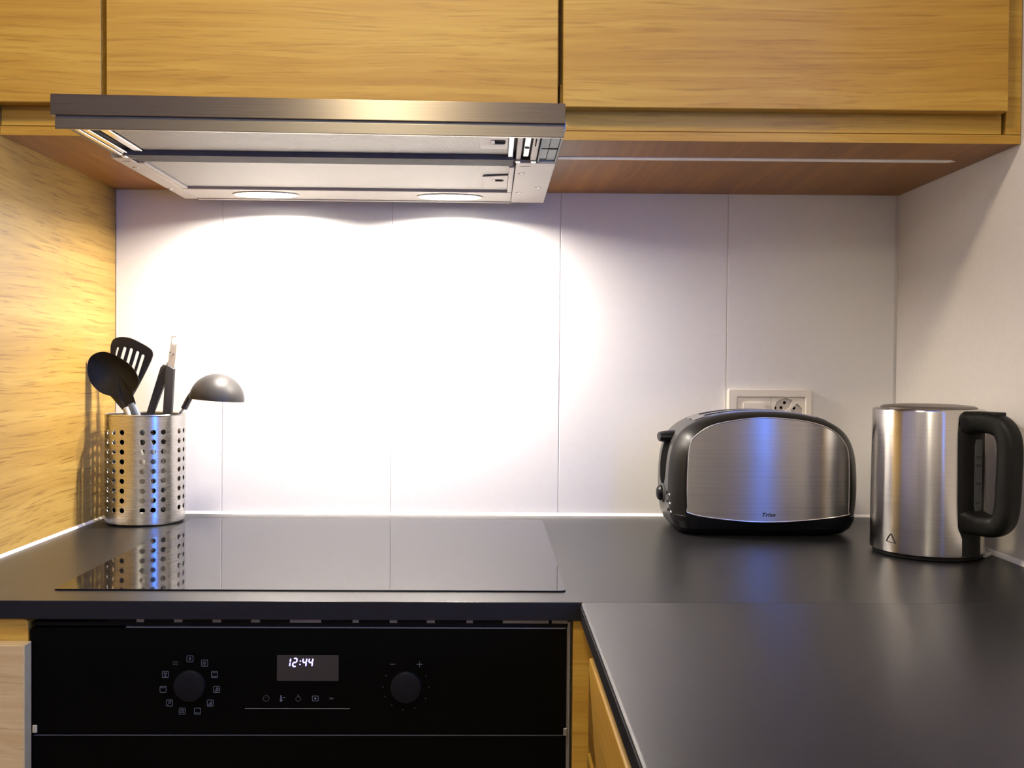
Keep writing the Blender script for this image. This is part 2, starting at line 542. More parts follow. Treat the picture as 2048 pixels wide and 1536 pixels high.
# ================================================================== SETTING
struct('floor', MB().box(ROOM_XL-0.1, XR+0.1, ROOM_Y-0.1, 0.1, -W0-0.05, -W0), M['floor'])
struct('ceiling', MB().box(ROOM_XL-0.1, XR+0.1, ROOM_Y-0.1, 0.1, CEIL, CEIL+0.05), M['ceiling'])
wall_back = struct('wall_back', MB().box(ROOM_XL-0.1, XR+0.1, 0.0015, 0.10, -W0, CEIL), M['grout'])
ORG[wall_back.name] = Vector((0, 0, 0))
tx = [-0.6592, -0.4738, -0.1778, 0.1182, 0.4142, 0.7135]
for a, b in zip(tx[:-1], tx[1:]):
    MB().box(a+0.0006, b-0.0006, 0.0002, 0.006, 0.0005, 0.60, 0.0006, 1).build('tile', M['tile'], wall_back)
struct('wall_left', MB().box(ROOM_XL-0.10, ROOM_XL, ROOM_Y-0.1, 0.1, -W0, CEIL), M['plaster'])
struct('wall_front', MB().box(ROOM_XL-0.1, XR+0.1, ROOM_Y-0.10, ROOM_Y, -W0, CEIL), M['plaster'])
w0, w1_, z0, z1 = WIN
wr = MB()
wr.box(XR, XR+0.10, w1_, 0.1, -W0, CEIL).box(XR, XR+0.10, ROOM_Y-0.1, w0, -W0, CEIL)
wr.box(XR, XR+0.10, w0, w1_, -W0, z0).box(XR, XR+0.10, w0, w1_, z1, CEIL)
struct('wall_right', weld(wr), M['plaster'])
win = MB()
t_ = 0.03
xa, xb = XR+0.03, XR+0.075
win.box(xa, xb, w0, w0+t_, z0, z1).box(xa, xb, w1_-t_, w1_, z0, z1)
win.box(xa, xb, w0+t_, w1_-t_, z0, z0+t_).box(xa, xb, w0+t_, w1_-t_, z1-t_, z1)
win.box(xa, xb, -1.50, -1.47, z0+t_, z1-t_)
w1 = struct('window_1', win, M['frame_white'])
ORG[w1.name] = Vector((0, 0, 0))
MB().box(XR+0.05, XR+0.055, -1.47, w1_-t_, z0+t_, z1-t_).build('pane', M['pane'], w1)
MB().box(XR+0.05, XR+0.055, w0+t_, -1.50, z0+t_, z1-t_).build('pane', M['pane'], w1)
# silicone beads along the worktop
struct('trim_1', MB().prism([(0, 0), (-0.005, 0), (-0.003, 0.002), (0, 0.0045)], lambda a, b, d: (d, a-0.0004, b+0.0002), XL+0.001, XR-0.0005), M['silicone'])
struct('trim_2', MB().prism([(0, 0), (-0.006, 0), (-0.004, 0.003), (0, 0.006)], lambda a, b, d: (XR+a-0.0003, d, b+0.0002), -1.74, -0.006), M['silicone'])
struct('trim_3', MB().prism([(0, 0), (0.004, 0), (0.0025, 0.002), (0, 0.0035)], lambda a, b, d: (XL+a+0.0003, d, b+0.0002), -0.62, -0.006), M['silicone'])

# ================================================================== FITTED FURNITURE
# tall oak side panel closing the niche on the left (its cabinet stands outside the frame)
tall = thing('tall_cabinet', 'tall oak cabinet whose lamplit side closes the niche on the left', 'cabinet', (-0.96, -0.31, -W0))
MB().box(XL-0.018, XL, -0.62, -0.0003, -W0+0.002, 1.30, 0.0006, 1).build('side_panel', M['oak_panel'], tall)
MB().box(-1.26, -1.242, -0.62, -0.002, -W0+0.002, 1.30, 0.0006, 1).build('side_panel', M['oak_panel'], tall)
MB().box(-1.242, XL-0.018, -0.60, -0.002, 1.28, 1.30).build('top_panel', M['oak_x'], tall)
MB().box(-1.258, XL-0.0195, -0.641, -0.622, -W0+0.10, 0.30, 0.0008, 1).build('door', M['oak_x'], tall)
MB().box(-1.258, XL-0.0195, -0.641, -0.622, 0.304, 1.296, 0.0008, 1).build('door', M['oak_x'], tall)

# --- upper cabinets (the whole row hangs 0.25 degrees out of level)
TILT = 0.0044
UB, UT = 0.5678, 1.28              # underside and top at x = 0
def upper(name, label, x0, x1):
    xm = (x0+x1)/2
    return thing(name, label, 'cabinet', (xm, -0.2, UB + TILT*xm), (0, -TILT, 0)), xm
def up_box(root, xm, part, mat, x0, x1, y0, y1, z0, z1, bev=0.0006):
    """box given with z above the underside of the row"""
    return MB().box(x0-xm, x1-xm, y0+0.2, y1+0.2, z0, z1, bev, 1).build(part, mat, root, local=True)
DF, DB, CF = -0.414, -0.3955, -0.3935
H = UT - UB
c1, m1 = upper('wall_cabinet', 'narrow oak wall cabinet at the far left above the utensil holder', XL, -0.5138)
up_box(c1, m1, 'door', M['oak_x'], XL+0.002, -0.5172, DF, DB, 0.0385, H, 0.001)
up_box(c1, m1, 'grip_rail', M['oak_x'], XL+0.001, -0.5142, -0.392, -0.374, 0.0130, 0.075)
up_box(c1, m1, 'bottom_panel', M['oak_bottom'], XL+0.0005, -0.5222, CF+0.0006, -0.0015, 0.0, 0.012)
up_box(c1, m1, 'front_edge', M['oak_x'], XL+0.0005, -0.5142, CF, CF+0.0006, 0.0, 0.012, 0)
up_box(c1, m1, 'side_panel', M['oak_y'], -0.530, -0.5222, -0.39, -0.0015, 0.0125, H)
c2, m2 = upper('wall_cabinet', 'middle oak wall cabinet with the extractor hood built into its underside', -0.5138, 0.0875)
up_box(c2, m2, 'door', M['oak_x'], -0.5102, 0.0842, DF, DB, 0.0065, H, 0.001)
up_box(c2, m2, 'side_panel', M['oak_y'], -0.5220, -0.5060, -0.39, -0.002, 0.075, H)
up_box(c2, m2, 'side_panel', M['oak_y'], 0.0715, 0.0873, -0.39, -0.002, 0.075, H)
c3, m3 = upper('wall_cabinet', 'long oak wall cabinet on the right with a pale light strip underneath', 0.0875, XR)
up_box(c3, m3, 'door', M['oak_x'], 0.0908, 0.6887, DF, DB, 0.0388, H, 0.001)
up_box(c3, m3, 'grip_rail', M['oak_x'], 0.0880, 0.6913, -0.392, -0.374, 0.0130, 0.075)
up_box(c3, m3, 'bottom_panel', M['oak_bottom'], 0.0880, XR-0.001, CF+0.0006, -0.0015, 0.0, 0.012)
up_box(c3, m3, 'front_edge', M['oak_x'], 0.0880, XR-0.001, CF, CF+0.0006, 0.0, 0.012, 0)
up_box(c3, m3, 'filler_strip', M['oak_x'], 0.6957, XR-0.001, CF-0.001, -0.375, 0.0125, H)
up_box(c3, m3, 'side_panel', M['oak_y'], 0.0885, 0.1040, -0.373, -0.002, 0.0125, H)
led = MB().prism([(0.0935-m3, -0.0932), (0.669-m3, -0.0932), (0.680-m3, -0.0855), (0.669-m3, -0.078), (0.0935-m3, -0.078)],
                 lambda a, b, d: (a, b + 0.002*(a+0.3), d), -0.0012, 0.004).build('light_strip', M['led_cover'], c3, local=True)
led['label'] = 'pale frosted strip let into the underside'

# --- worktops
wt = thing('worktop', 'black matt worktop running along the tiled wall under the hob and toaster', 'worktop', (0.03, -0.315, 0.0))
mb = MB().box(XL+0.0005, XR-0.0005, -0.631, -0.0012, -0.0205, 0.0, 0.0005, 2)
mb.build('slab', M['worktop'], wt)
MB().box(XL+0.0005, 0.1000, -0.6316, -0.6311, -0.0197, -0.0006).build('edge_strip', M['worktop_edge'], wt)
wl = thing('worktop', 'black matt worktop leg coming forward along the right wall', 'worktop', (0.41, -1.19, 0.0))
MB().prism([(0.1003, -0.0205), (XR-0.0005, -0.0205), (XR-0.0005, 0.0), (0.1036, 0.0), (0.1020, -0.0004), (0.1008, -0.0014), (0.1003, -0.0032)], lambda a, b, d: (a, d, b), -1.75, -0.6314).build('slab', M['worktop'], wl)
MB().box(0.0996, 0.1002, -1.748, -0.634, -0.0192, -0.0036).build('edge_strip', M['worktop_edge'], wl)

# --- base cabinets
b1 = thing('base_cabinet', 'narrow pale oak base cabinet left of the oven', 'cabinet', (-0.583, -0.33, -W0))
MB().box(XL+0.002, -0.5064, -0.645, -0.6265, -W0+0.10, -0.0457, 0.0008, 1).build('door', M['oak_pale'], b1)
MB().box(-0.5064, -0.5056, -0.6442, -0.630, -W0+0.10, -0.0462).build('edge_strip', M['edge_band'], b1, props={'label': 'pale grey-green door edge'})
MB().prism(rrect(XL+0.002, -0.5105, -0.056, -0.0212, 0.006), XZ(-0.626), 0.0, 0.02, 0.001, 1).build('grip_rail', M['oak_x'], b1)
MB().box(-0.529, -0.5125, -0.60, -0.02, -W0+0.10, -0.0215).build('side_panel', M['oak_y'], b1)
b2 = thing('base_cabinet', 'oak base cabinet with drawers under the right worktop leg', 'cabinet', (0.3, -1.1, -W0))
MB().box(0.0926, 0.128, -0.627, -0.608, -W0+0.10, -0.0212, 0.0008, 1).build('corner_post', M['oak_x'], b2)
MB().box(0.1105, 0.128, -0.690, -0.6275, -W0+0.10, -0.0212, 0.0005, 1).build('corner_post', M['oak_y'], b2)
MB().box(0.1280, 0.146, -1.70, -0.691, -W0+0.10, -0.0212).build('grip_rail', M['hood_dark'], b2)
MB().box(0.1045, 0.1235, -1.40, -0.684, -0.139, -0.0457, 0.0022, 3).build('drawer_front', M['oak_y'], b2)
MB().box(0.1035, 0.1235, -1.40, -0.684, -0.42, -0.1466, 0.0022, 3).build('drawer_front', M['oak_y'], b2)
MB().box(0.146, XR-0.002, -1.70, -0.64, -W0+0.10, -0.72).build('cabinet_floor', M['oak_y'], b2)

# ================================================================== OVEN
ov = thing('oven', 'black built-in oven below the hob with a blue digital clock', 'oven', (-0.212, -0.33, -0.62))
OX0, OX1 = -0.5085, 0.0850
MB().box(OX0+0.02, OX1-0.02, -0.600, -0.06, -0.60, -0.026).build('oven_body', M['oven_black'], ov)
MB().box(OX0+0.002, 0.0895, -0.608, -0.600, -0.60, -0.0214).build('front_frame', M['oven_metal'], ov)
MB().box(0.0860, 0.0895, -0.622, -0.608, -0.60, -0.0240).build('frame_strip', M['oven_metal'], ov)
MB().box(OX0+0.001, OX1+0.002, -0.622, -0.6085, -0.0300, -0.0262).build('vent_strip', M['oven_black'], ov)
for u0, u1 in ((70, 205), (205, 268), (283, 343), (360, 420), (437, 497), (515, 573), (640, 700), (715, 775), (792, 850), (868, 930), (945, 1004)):
    a, b = OX0+(u0-60)*0.000553, OX0+(u1-60)*0.000553
    if u0 == 70:
        MB().box(a, b, -0.6225, -0.6185, -0.0222, -0.0210).build('trim_wire', M['oven_metal'], ov)
        continue
    MB().prism([(a, -0.0262), (b, -0.0262), (b-0.002, -0.0212), (a+0.002, -0.0212)], XZ(-0.6215), 0.0, 0.011).build('vent_tooth', M['oven_black'], ov)
for u0, u1 in ((268, 283), (343, 360), (420, 437), (497, 515), (575, 638), (701, 714), (776, 791), (851, 867), (931, 944), (1005, 1098)):
    MB().box(OX0+(u0-60)*0.000553, OX0+(u1-60)*0.000553, -0.6212, -0.6190, -0.0262, -0.0218).build('trim_tab', M['oven_metal'], ov)
MB().box(0.0690, 0.0865, -0.6215, -0.6190, -0.0262, -0.0222).build('trim_tab', M['oven_metal'], ov)
panel_pts = rrect(OX0, OX1, -0.1485, -0.0312, 0.004)
cp = MB().prism(panel_pts, XZ(-0.626), 0.0, 0.016, 0.0006, 1).build('control_panel', M['oven_glass'], ov)
MB().box(OX0+0.105, OX1-0.001, -0.6263, -0.6225, -0.0309, -0.0302).build('panel_edge_glint', M['oven_metal'], ov)  # grey strip stands for the reflection along the glass edge
od = MB().prism(rrect(OX0, OX1-0.0005, -0.600, -0.1515, 0.003), XZ(-0.626), 0.0, 0.016, 0.0006, 1).build('oven_door', M['oven_glass'], ov)
MB().box(OX0+0.004, OX1-0.003, -0.6262, -0.6225, -0.1514, -0.1507).build('door_edge', M['dark_metal'], od)
MB().box(-0.5055, -0.5005, -0.6275, -0.6205, -0.1480, -0.1395, 0.0006, 1).build('notch_light_block', M['beige_notch'], ov)  # light seen through the gap notch, put in as a beige block
MB().box(0.0825, 0.0868, -0.6275, -0.6205, -0.1510, -0.1425, 0.0006, 1).build('notch_light_block', M['oven_metal'], ov)  # right notch: light showing through, put in as a grey block
YP = -0.6262
MB().prism(rrect(-0.2367, -0.1685, -0.0900, -0.0611, 0.0008), XZ(YP), 0.0, 0.0008).build('display', M['display'], cp)
# clock digits: seven-segment bars, leaning right
def seg_digit(mb, x, z, h, segs, w=0.0053, t=0.0014):
    sh = lambda px, pz: (x + px + 0.13*pz, z + pz)
    g = 0.00025
    def bar(ax, az, bx, bz):
        if abs(ax-bx) < 1e-6:
            pts = [(ax-t/2, az+g+t*.3), (ax, az+g), (ax+t/2, az+g+t*.3), (bx+t/2, bz-g-t*.3), (bx, bz-g), (bx-t/2, bz-g-t*.3)]
        else:
            pts = [(ax+g, az), (ax+g+t*.3, az-t/2), (bx-g-t*.3, bz-t/2), (bx-g, bz), (bx-g-t*.3, bz+t/2), (ax+g+t*.3, az+t/2)]
        mb.prism([sh(*p) for p in pts], XZ(YP-0.0001), -0.0003, 0.0)
    L_, R_, B_, Mi, T_ = 0.0, w-t, t/2, h/2, h-t/2
    d = {'a': (L_, T_, R_, T_), 'b': (R_, Mi, R_, T_), 'c': (R_, B_, R_, Mi), 'd': (L_, B_, R_, B_), 'e': (L_, B_, L_, Mi), 'f': (L_, Mi, L_, T_), 'g': (L_, Mi, R_, Mi)}
    for s in segs:
        bar(*d[s])
dz, dh = -0.0744, 0.0104
for xx, segs in ((-0.22660, 'bc'), (-0.21950, 'abged'), (-0.20880, 'fgbc'), (-0.20200, 'fgbc')):
    m_ = MB(); seg_digit(m_, xx, dz, dh, segs)
    m_.build('clock_digit', M['digits'], cp)
m_ = MB()
for zz in (0.0030, 0.0066):
    m_.prism(circle(-0.2116 + 0.13*zz, dz+zz, 0.00075, 8), XZ(YP-0.0001), -0.0003, 0.0)
m_.build('clock_colon', M['digits'], cp)
MB().box(-0.2719, -0.1555, YP-0.0002, YP+0.0004, -0.1212, -0.1205).build('display_line', M['oven_metal'], cp)
# touch symbols under the display
tz = -0.1095
for i, xx in enumerate((-0.2485, -0.2310, -0.2130, -0.1940, -0.1760)):
    m_ = MB(); y_ = YP - 0.0001
    if i == 0:
        m_ = plate([circle(xx, tz, 0.0036, 20), circle(xx, tz, 0.0030, 20)], 0.0002, 0, XZ(y_)); m_.prism([(xx-.0002, tz), (xx+.0002, tz), (xx+.0002, tz+.0022), (xx-.0002, tz+.0022)], XZ(y_), -0.0002, 0.0002)
    elif i == 1:
        m_.prism(slot_outline((xx-.001, tz-.002), (xx-.001, tz+.003), 0.0007), XZ(y_), -0.0002, 0.0002); m_.prism(circle(xx-.001, tz-.0022, 0.0014), XZ(y_), -0.0003, 0.0002)
        m_.prism(rrect(xx+.001, xx+.0035, tz+.0005, tz+.0012, .0003, 2), XZ(y_), -0.0002, 0.0002)
    elif i == 2:
        m_ = plate([circle(xx, tz-.0006, 0.0030, 20), circle(xx, tz-.0006, 0.0024, 20)], 0.0002, 0, XZ(y_)); m_.prism(slot_outline((xx, tz+.0026), (xx, tz+.0038), 0.0006), XZ(y_), -0.0002, 0.0002)
    elif i == 3:
        m_ = plate([rrect(xx-.0035, xx+.0035, tz-.003, tz+.003, .001), rrect(xx-.003, xx+.003, tz-.0025, tz+.0025, .0008)], 0.0002, 0, XZ(y_)); m_.prism(circle(xx, tz, 0.0012), XZ(y_), -0.0002, 0.0002)
    else:
        m_.prism([(xx-.0022, tz-.0014), (xx+.0006, tz), (xx-.0022, tz+.0014)], XZ(y_), -0.0002, 0.0002); m_.prism([(xx, tz-.0014), (xx+.0026, tz), (xx, tz+.0014)], XZ(y_), -0.0003, 0.0002)
    m_.build('touch_symbol', M['print_grey'] if i in (1, 3) else M['print_dim'], cp)
# function dial and its ring of eleven symbols
KL, KR, KZ, KZR = -0.3327, -0.0934, -0.0953, -0.0966
def knob(x, z):
    MB().lathe([(0.0176, 0.0), (0.0175, -0.0025), (0.0168, -0.0040), (0.0155, -0.0044), (0.004, -0.0042)], (x, YP, z), 40, 'Y').build('knob', M['oven_knob'], cp)
knob(KL, KZ); knob(KR, KZR)
def strokes(mb, x, z, lines, w=0.00022):
    for (a, b, c, d) in lines:
        p, q = Vector((x+a, z+b)), Vector((x+c, z+d))
        n = (q-p).normalized(); n = Vector((-n.y, n.x))*w
        mb.prism([tuple(p-n), tuple(q-n), tuple(q+n), tuple(p+n)], XZ(YP-0.0001), -0.0002, 0.0002)
k3 = 0.001
glyphs = [
    [(-.8, -1.4, .8, -1.4), (.8, -1.4, .8, 1.4), (.8, 1.4, -.8, 1.4), (-.8, 1.4, -.8, -1.4)],                    # 0
    [(-1.4, -1.4, 1.4, 1.4), (-1.2, .6, .2, 2), (-.2, -2, 1.6, -.2), (-2, -.6, .4, 2)],
    [(-2.6, 1.9, 2.6, 1.9), (-2.6, -1.9, 2.6, -1.9)],
    [(-1.6, -2.2, .2, 2.2), (-.4, -2.2, 1.4, 2.2), (.8, -2.2, 2.2, 1)],
    [(-2.2, -2, 2.2, -2), (-1.6, -1.2, 1.2, 1.8), (-.4, -1.2, 2, 1.2), (1, -1.2, 2.2, 0)],
    [(-2.6, -1.9, 2.6, -1.9)],
    [(-2, 1.2, 0, 1.8), (0, 1.8, 2, 1.2), (-2, -.2, 0, .4), (0, .4, 2, -.2), (-2, -1.6, 2, -1.6)],
    [(-2, -1.6, 1.6, 1.6), (-1, 1.6, 1.6, 1.6), (1.6, 1.6, .6, -.8)],
    [(-2.6, 2.2, -1.6, 1.6), (-1.6, 1.6, -.6, 2.2), (-.6, 2.2, .4, 1.6), (.4, 1.6, 1.4, 2.2), (1.4, 2.2, 2.4, 1.6)],
    [(-2, 1.6, 2, 1.6), (-2, 1.6, 0, -.6), (2, 1.6, 0, -.6), (0, -.6, 0, -2), (-1.4, -2, 1.4, -2)],
    [(-3, 1.8, 3, 1.8), (-3, 0, 3, 0), (-3, -1.8, 3, -1.8)]]
for i in range(11):
    a = PI/2 - 2*PI*i/11
    gx, gz = KL + 0.0298*math.cos(a), KZ + 0.0298*math.sin(a)
    s = 0.0036
    if i < 10:
        m_ = plate([rrect(gx-s, gx+s, gz-s, gz+s, .0009), rrect(gx-s+.0004, gx+s-.0004, gz-s+.0004, gz+s-.0004, .0006)], 0.0002, 0, XZ(YP-0.0001))
    else:
        m_ = MB()
    strokes(m_, gx, gz, [tuple(c*k3 for c in l) for l in glyphs[i]])
    m_.build('function_symbol', M['print_grey'] if i < 10 else M['print_dim'], cp)
m_ = MB(); strokes(m_, -0.1083, -0.0710, [(-.0028, 0, .0028, 0)]); m_.build('minus_sign', M['print_grey'], cp)
m_ = MB(); strokes(m_, -0.0785, -0.0710, [(-.0032, 0, .0032, 0), (0, -.0034, 0, .0034)]); m_.build('plus_sign', M['print_grey'], cp)
for a in (150, 180, 205, 232, 262, 293, 330, 0, 30):
    MB().prism(circle(KR + 0.0255*math.cos(math.radians(a)), KZR + 0.0255*math.sin(math.radians(a)), 0.00045, 8), XZ(YP-0.0001), -0.0002, 0.0002).build('scale_dot', M['print_grey'], cp)

# ================================================================== HOB
hob = thing('induction_hob', 'flat black glass hob mirroring the lit wall and utensil holder', 'hob', (-0.2078, -0.323, 0.0))
MB().prism(rrect(-0.503, 0.0875, -0.583, -0.063, 0.006), XY(0.0), 0.0002, 0.0018, 0.0006, 2).build('glass_plate', M['glass_black'], hob)
MB().box(-0.4905, 0.0750, -0.570, -0.076, -0.0190, -0.0003).build('hob_casing', M['hood_dark'], hob)

# ================================================================== EXTRACTOR HOOD
hd = thing('extractor_hood', 'slim steel extractor hood pulled out over the hob, both lamps lit', 'extractor hood', (-0.2150, -0.30, HOOD_Z))
Z = HOOD_Z
MB().prism([(-0.5150, 0.5492), (0.0831, 0.5466), (0.0831, 0.5704), (-0.5150, 0.5735)], XZ(-0.5645), 0.0, 0.012, 0.0008, 2).build('front_bar', M['steel_bar'], hd)
MB().prism([(-0.5100, 0.5460), (0.0818, 0.5436), (0.0818, 0.5480), (-0.5100, 0.5505)], XZ(-0.5610), 0.0, 0.008).build('bar_groove', M['dark_metal'], hd)
MB().prism([(-0.5100, 0.5334), (0.0818, 0.5305), (0.0818, 0.5438), (-0.5100, 0.5463)], XZ(-0.5635), 0.0, 0.005, 0.0006, 2).build('lower_lip', M['steel_lip'], hd)
MB().box(-0.5195, 0.0845, -0.372, -0.058, Z+0.0055, 0.600).build('hood_body', M['hood_dark'], hd)
# painted underside plates
lpl = MB().prism([(-0.5205, -0.372), (-0.4965, -0.372), (-0.4975, -0.060), (-0.5205, -0.058)], XY(Z), 0.0, 0.005, 0.0006, 1).build('side_plate', M['hood_paint'], hd)
rpl = MB().prism([(0.0305, -0.372), (0.0845, -0.372), (0.0845, -0.058), (0.0290, -0.058)], XY(Z), 0.0, 0.005, 0.0006, 1).build('side_plate', M['hood_paint'], hd)
MB().box(0.0830, 0.0850, -0.372, -0.058, Z+0.004, 0.600).build('casing_side', M['hood_paint'], hd)
MB().box(-0.5210, -0.5190, -0.372, -0.058, Z+0.004, 0.600).build('casing_side', M['hood_paint'], hd)
MB().box(-0.4960, -0.4850, -0.345, -0.155, Z-0.0008, Z+0.006, 0.0008, 1).build('filter_frame', M['hood_paint'], hd)
MB().box(0.0212, 0.0285, -0.345, -0.155, Z-0.0008, Z+0.006, 0.0008, 1).build('filter_frame', M['hood_paint'], hd)
MB().box(-0.4960, 0.0285, -0.154, -0.148, Z-0.0012, Z+0.006, 0.0008, 1).build('filter_frame', M['hood_paint'], hd)
for pl, pts in ((lpl, ((-0.508, -0.312), (-0.513, -0.151))), (rpl, ((0.041, -0.303), (0.041, -0.153), (0.070, -0.197)))):
    for (sx, sy) in pts:
        MB().lathe([(0.0034, 0.0004), (0.0032, -0.0010), (0.0018, -0.0016), (0.0016, -0.0006)], (sx, sy, Z), 14).build('screw', M['chrome'], pl)
        MB().prism(slot_outline((sx-0.0055, sy+0.0006), (sx-0.002, sy+0.0006), 0.0012, 5), XY(Z), -0.0003, 0.0002).build('key_slot', M['hood_dark'], pl)
MB().prism(slot_outline((0.036, -0.352), (0.050, -0.352), 0.0007, 4), XY(Z), -0.0003, 0.0002).build('key_slot', M['hood_dark'], rpl)
MB().prism(slot_outline((-0.512, -0.352), (-0.503, -0.352), 0.0007, 4), XY(Z), -0.0003, 0.0002).build('key_slot', M['hood_dark'], lpl)
# grease filters with latches
def latch(root, x0, x1, y0, y1, hx, hy, mat, z, rx, ry, taper=0.0):
    plate([[(x0, y0), (x1, y0+taper), (x1, y1), (x0, y1)] if taper else rrect(x0, x1, y0, y1, 0.005),
           rrect(hx-rx, hx+rx, hy-ry, hy+ry, 0.005)], 0.0008, 0.0003, XY(z)).build('latch_plate', mat, root)
    MB().prism(rrect(hx-rx-0.0005, hx+rx+0.0005, hy-ry-0.0005, hy+ry+0.0005, 0.005), XY(z+0.0007), 0.0, 0.0006).build('latch_recess', M['hole'], root)
    MB().prism(rrect(hx-rx*0.97, hx-rx*0.40, hy-ry*0.50, hy+ry*0.95, 0.0015), XY(z-0.0006), 0.0, 0.0012, 0.0003, 1).build('latch_tab', M['hood_paint'], root)
f1 = MB().box(-0.4620, 0.0175, -0.558, -0.4115, Z+0.003, Z+0.008).build('grease_filter', M['filter'], hd)
latch(f1, -0.0180, 0.0172, -0.5500, -0.450, 0.0045, -0.488, M['hood_paint'], Z+0.0018, 0.0095, 0.0125)
f2 = MB().box(-0.4848, 0.0210, -0.350, -0.156, Z+0.003, Z+0.0054).build('grease_filter', M['filter'], hd)
latch(f2, -0.0165, 0.0205, -0.272, -0.190, 0.0055, -0.246, M['hood_paint'], Z+0.0012, 0.0088, 0.0085, -0.010)
# cross bar between the pull-out and the fixed filter
cb = MB().prism([(-0.3475, Z+0.0008), (-0.3475, Z+0.005), (-0.4040, Z+0.005), (-0.4040, Z-0.0028)],
                lambda a, b, d: (d, a, b), -0.4920, 0.0262, 0.0004, 1).build('cross_bar', M['bar_grey'], hd)
MB().box(-0.4660, 0.0200, -0.4112, -0.4045, Z+0.004, Z+0.009).build('cross_bar_gap', M['dark_metal'], hd)
for sx in (-0.467, 0.006):
    MB().lathe([(0.0020, 0.0003), (0.0020, -0.0006)], (sx, -0.360, Z-0.0001), 12).build('rivet', M['dark_metal'], cb)
# telescopic rails of the pull-out, left and right
def rail(name, x0, x1, z0, z1, mat, y0=-0.557, y1=-0.374, bev=0.0008):
    return MB().box(x0, x1, y0, y1, z0, z1, bev, 1).build(name, mat, hd)
rail('rail_cover', -0.5145, -0.5065, Z+0.0030, Z+0.010, M['dark_metal'], -0.552)
rail('slide_rail', -0.5045, -0.4985, Z+0.0005, Z+0.013, M['chrome'])
rail('slide_rail', -0.4930, -0.4850, Z-0.0010, Z+0.013, M['chrome'])
rail('rail_back', -0.5065, -0.4750, Z+0.0135, Z+0.017, M['hood_dark'])
rail('rail_web', -0.4840, -0.4755, Z+0.0060, Z+0.013, M['bar_grey'])
rail('visor_side', -0.4745, -0.4635, Z+0.0005, Z+0.016, M['chrome'], -0.557, -0.408)
rail('rail_back', 0.0255, 0.0600, Z+0.0135, Z+0.017, M['hood_dark'])
rail('visor_side', 0.0180, 0.0250, Z-0.0005, Z+0.016, M['chrome'], -0.557, -0.384)
rail('slide_rail', 0.0292, 0.0360, Z+0.0020, Z+0.013, M['hood_paint'], -0.557, -0.386)
rail('slide_rail', 0.0385, 0.0465, Z+0.0040, Z+0.013, M['chrome'], -0.557, -0.396)
rail('slide_rail', 0.0490, 0.0570, Z+0.0010, Z+0.013, M['hood_paint'], -0.557, -0.386)
MB().box(0.0290, 0.0360, -0.386, -0.374, Z-0.0005, Z+0.010, 0.0008, 1).build('rail_stop', M['chrome'], hd)
MB().box(0.0500, 0.0575, -0.386, -0.374, Z-0.0005, Z+0.010, 0.0008, 1).build('rail_stop', M['chrome'], hd)
MB().box(-0.5030, -0.4960, -0.386, -0.374, Z-0.0005, Z+0.010, 0.0008, 1).build('rail_stop', M['chrome'], hd)
MB().box(0.0388, 0.0460, -0.516, -0.507, Z+0.0030, Z+0.0045).build('rail_hole', M['hole'], hd)
for sx, sy in ((0.0530, -0.512), (0.0525, -0.475), (0.0425, -0.447)):
    MB().lathe([(0.0030, 0.0012), (0.0030, -0.0006), (0.0012, -0.0012)], (sx, sy, Z+0.0035), 12).build('screw', M['dark_metal'], hd)
MB().box(0.0515, 0.0530, -0.508, -0.470, Z+0.0003, Z+0.0012).build('rail_slit', M['hole'], hd)
# grey plastic tray of four cells at the right end
MB().box(0.0590, 0.0842, -0.555, -0.374, Z+0.0030, Z+0.013).build('end_tray', M['grey_plastic'], hd)
for ax, bx, ay, by in ((0.0592, 0.0605, -0.554, -0.3745), (0.0826, 0.0840, -0.554, -0.3745), (0.0592, 0.0840, -0.3790, -0.3745)):
    MB().box(ax, bx, ay, by, Z+0.0006, Z+0.0042).build('tray_rim', M['grey_plastic'], hd)
for ax, bx, ay, by in ((0.0700, 0.0707, -0.554, -0.380), (0.0818, 0.0825, -0.554, -0.380), (0.0606, 0.0699, -0.4485, -0.4465), (0.0708, 0.0818, -0.4500, -0.4450), (0.0606, 0.0699, -0.3880, -0.3865)):
    MB().box(ax, bx, ay, by, Z+0.0024, Z+0.0032).build('tray_slit', M['hole'], hd)
# lamp strip with two lit lenses
ls = MB().prism([(-0.4970, -0.1475), (0.0285, -0.1475), (0.0285, -0.0600), (-0.4970, -0.0600)], XY(Z), 0.0004, 0.005, 0.0006, 1).build('lamp_strip', M['hood_paint'], hd)
MB().box(-0.4975, 0.0285, -0.0650, -0.0585, Z-0.0016, Z+0.003, 0.0006, 1).build('rear_lip', M['hood_paint'], hd)
for lx in (-0.373, -0.072):
    ring = [(lx + 0.054*math.cos(2*PI*i/32), -0.108 + 0.0245*math.sin(2*PI*i/32)) for i in range(32)]
    lens = [(lx + 0.050*math.cos(2*PI*i/32), -0.108 + 0.0215*math.sin(2*PI*i/32)) for i in range(32)]
    MB().prism(ring, XY(Z), -0.0012, 0.0008, 0.0004, 1).build('lamp_ring', M['hood_paint'], ls)
    MB().prism(lens, XY(Z), -0.0022, 0.0002, 0.0006, 1).build('lamp_lens', M['lens'], ls)

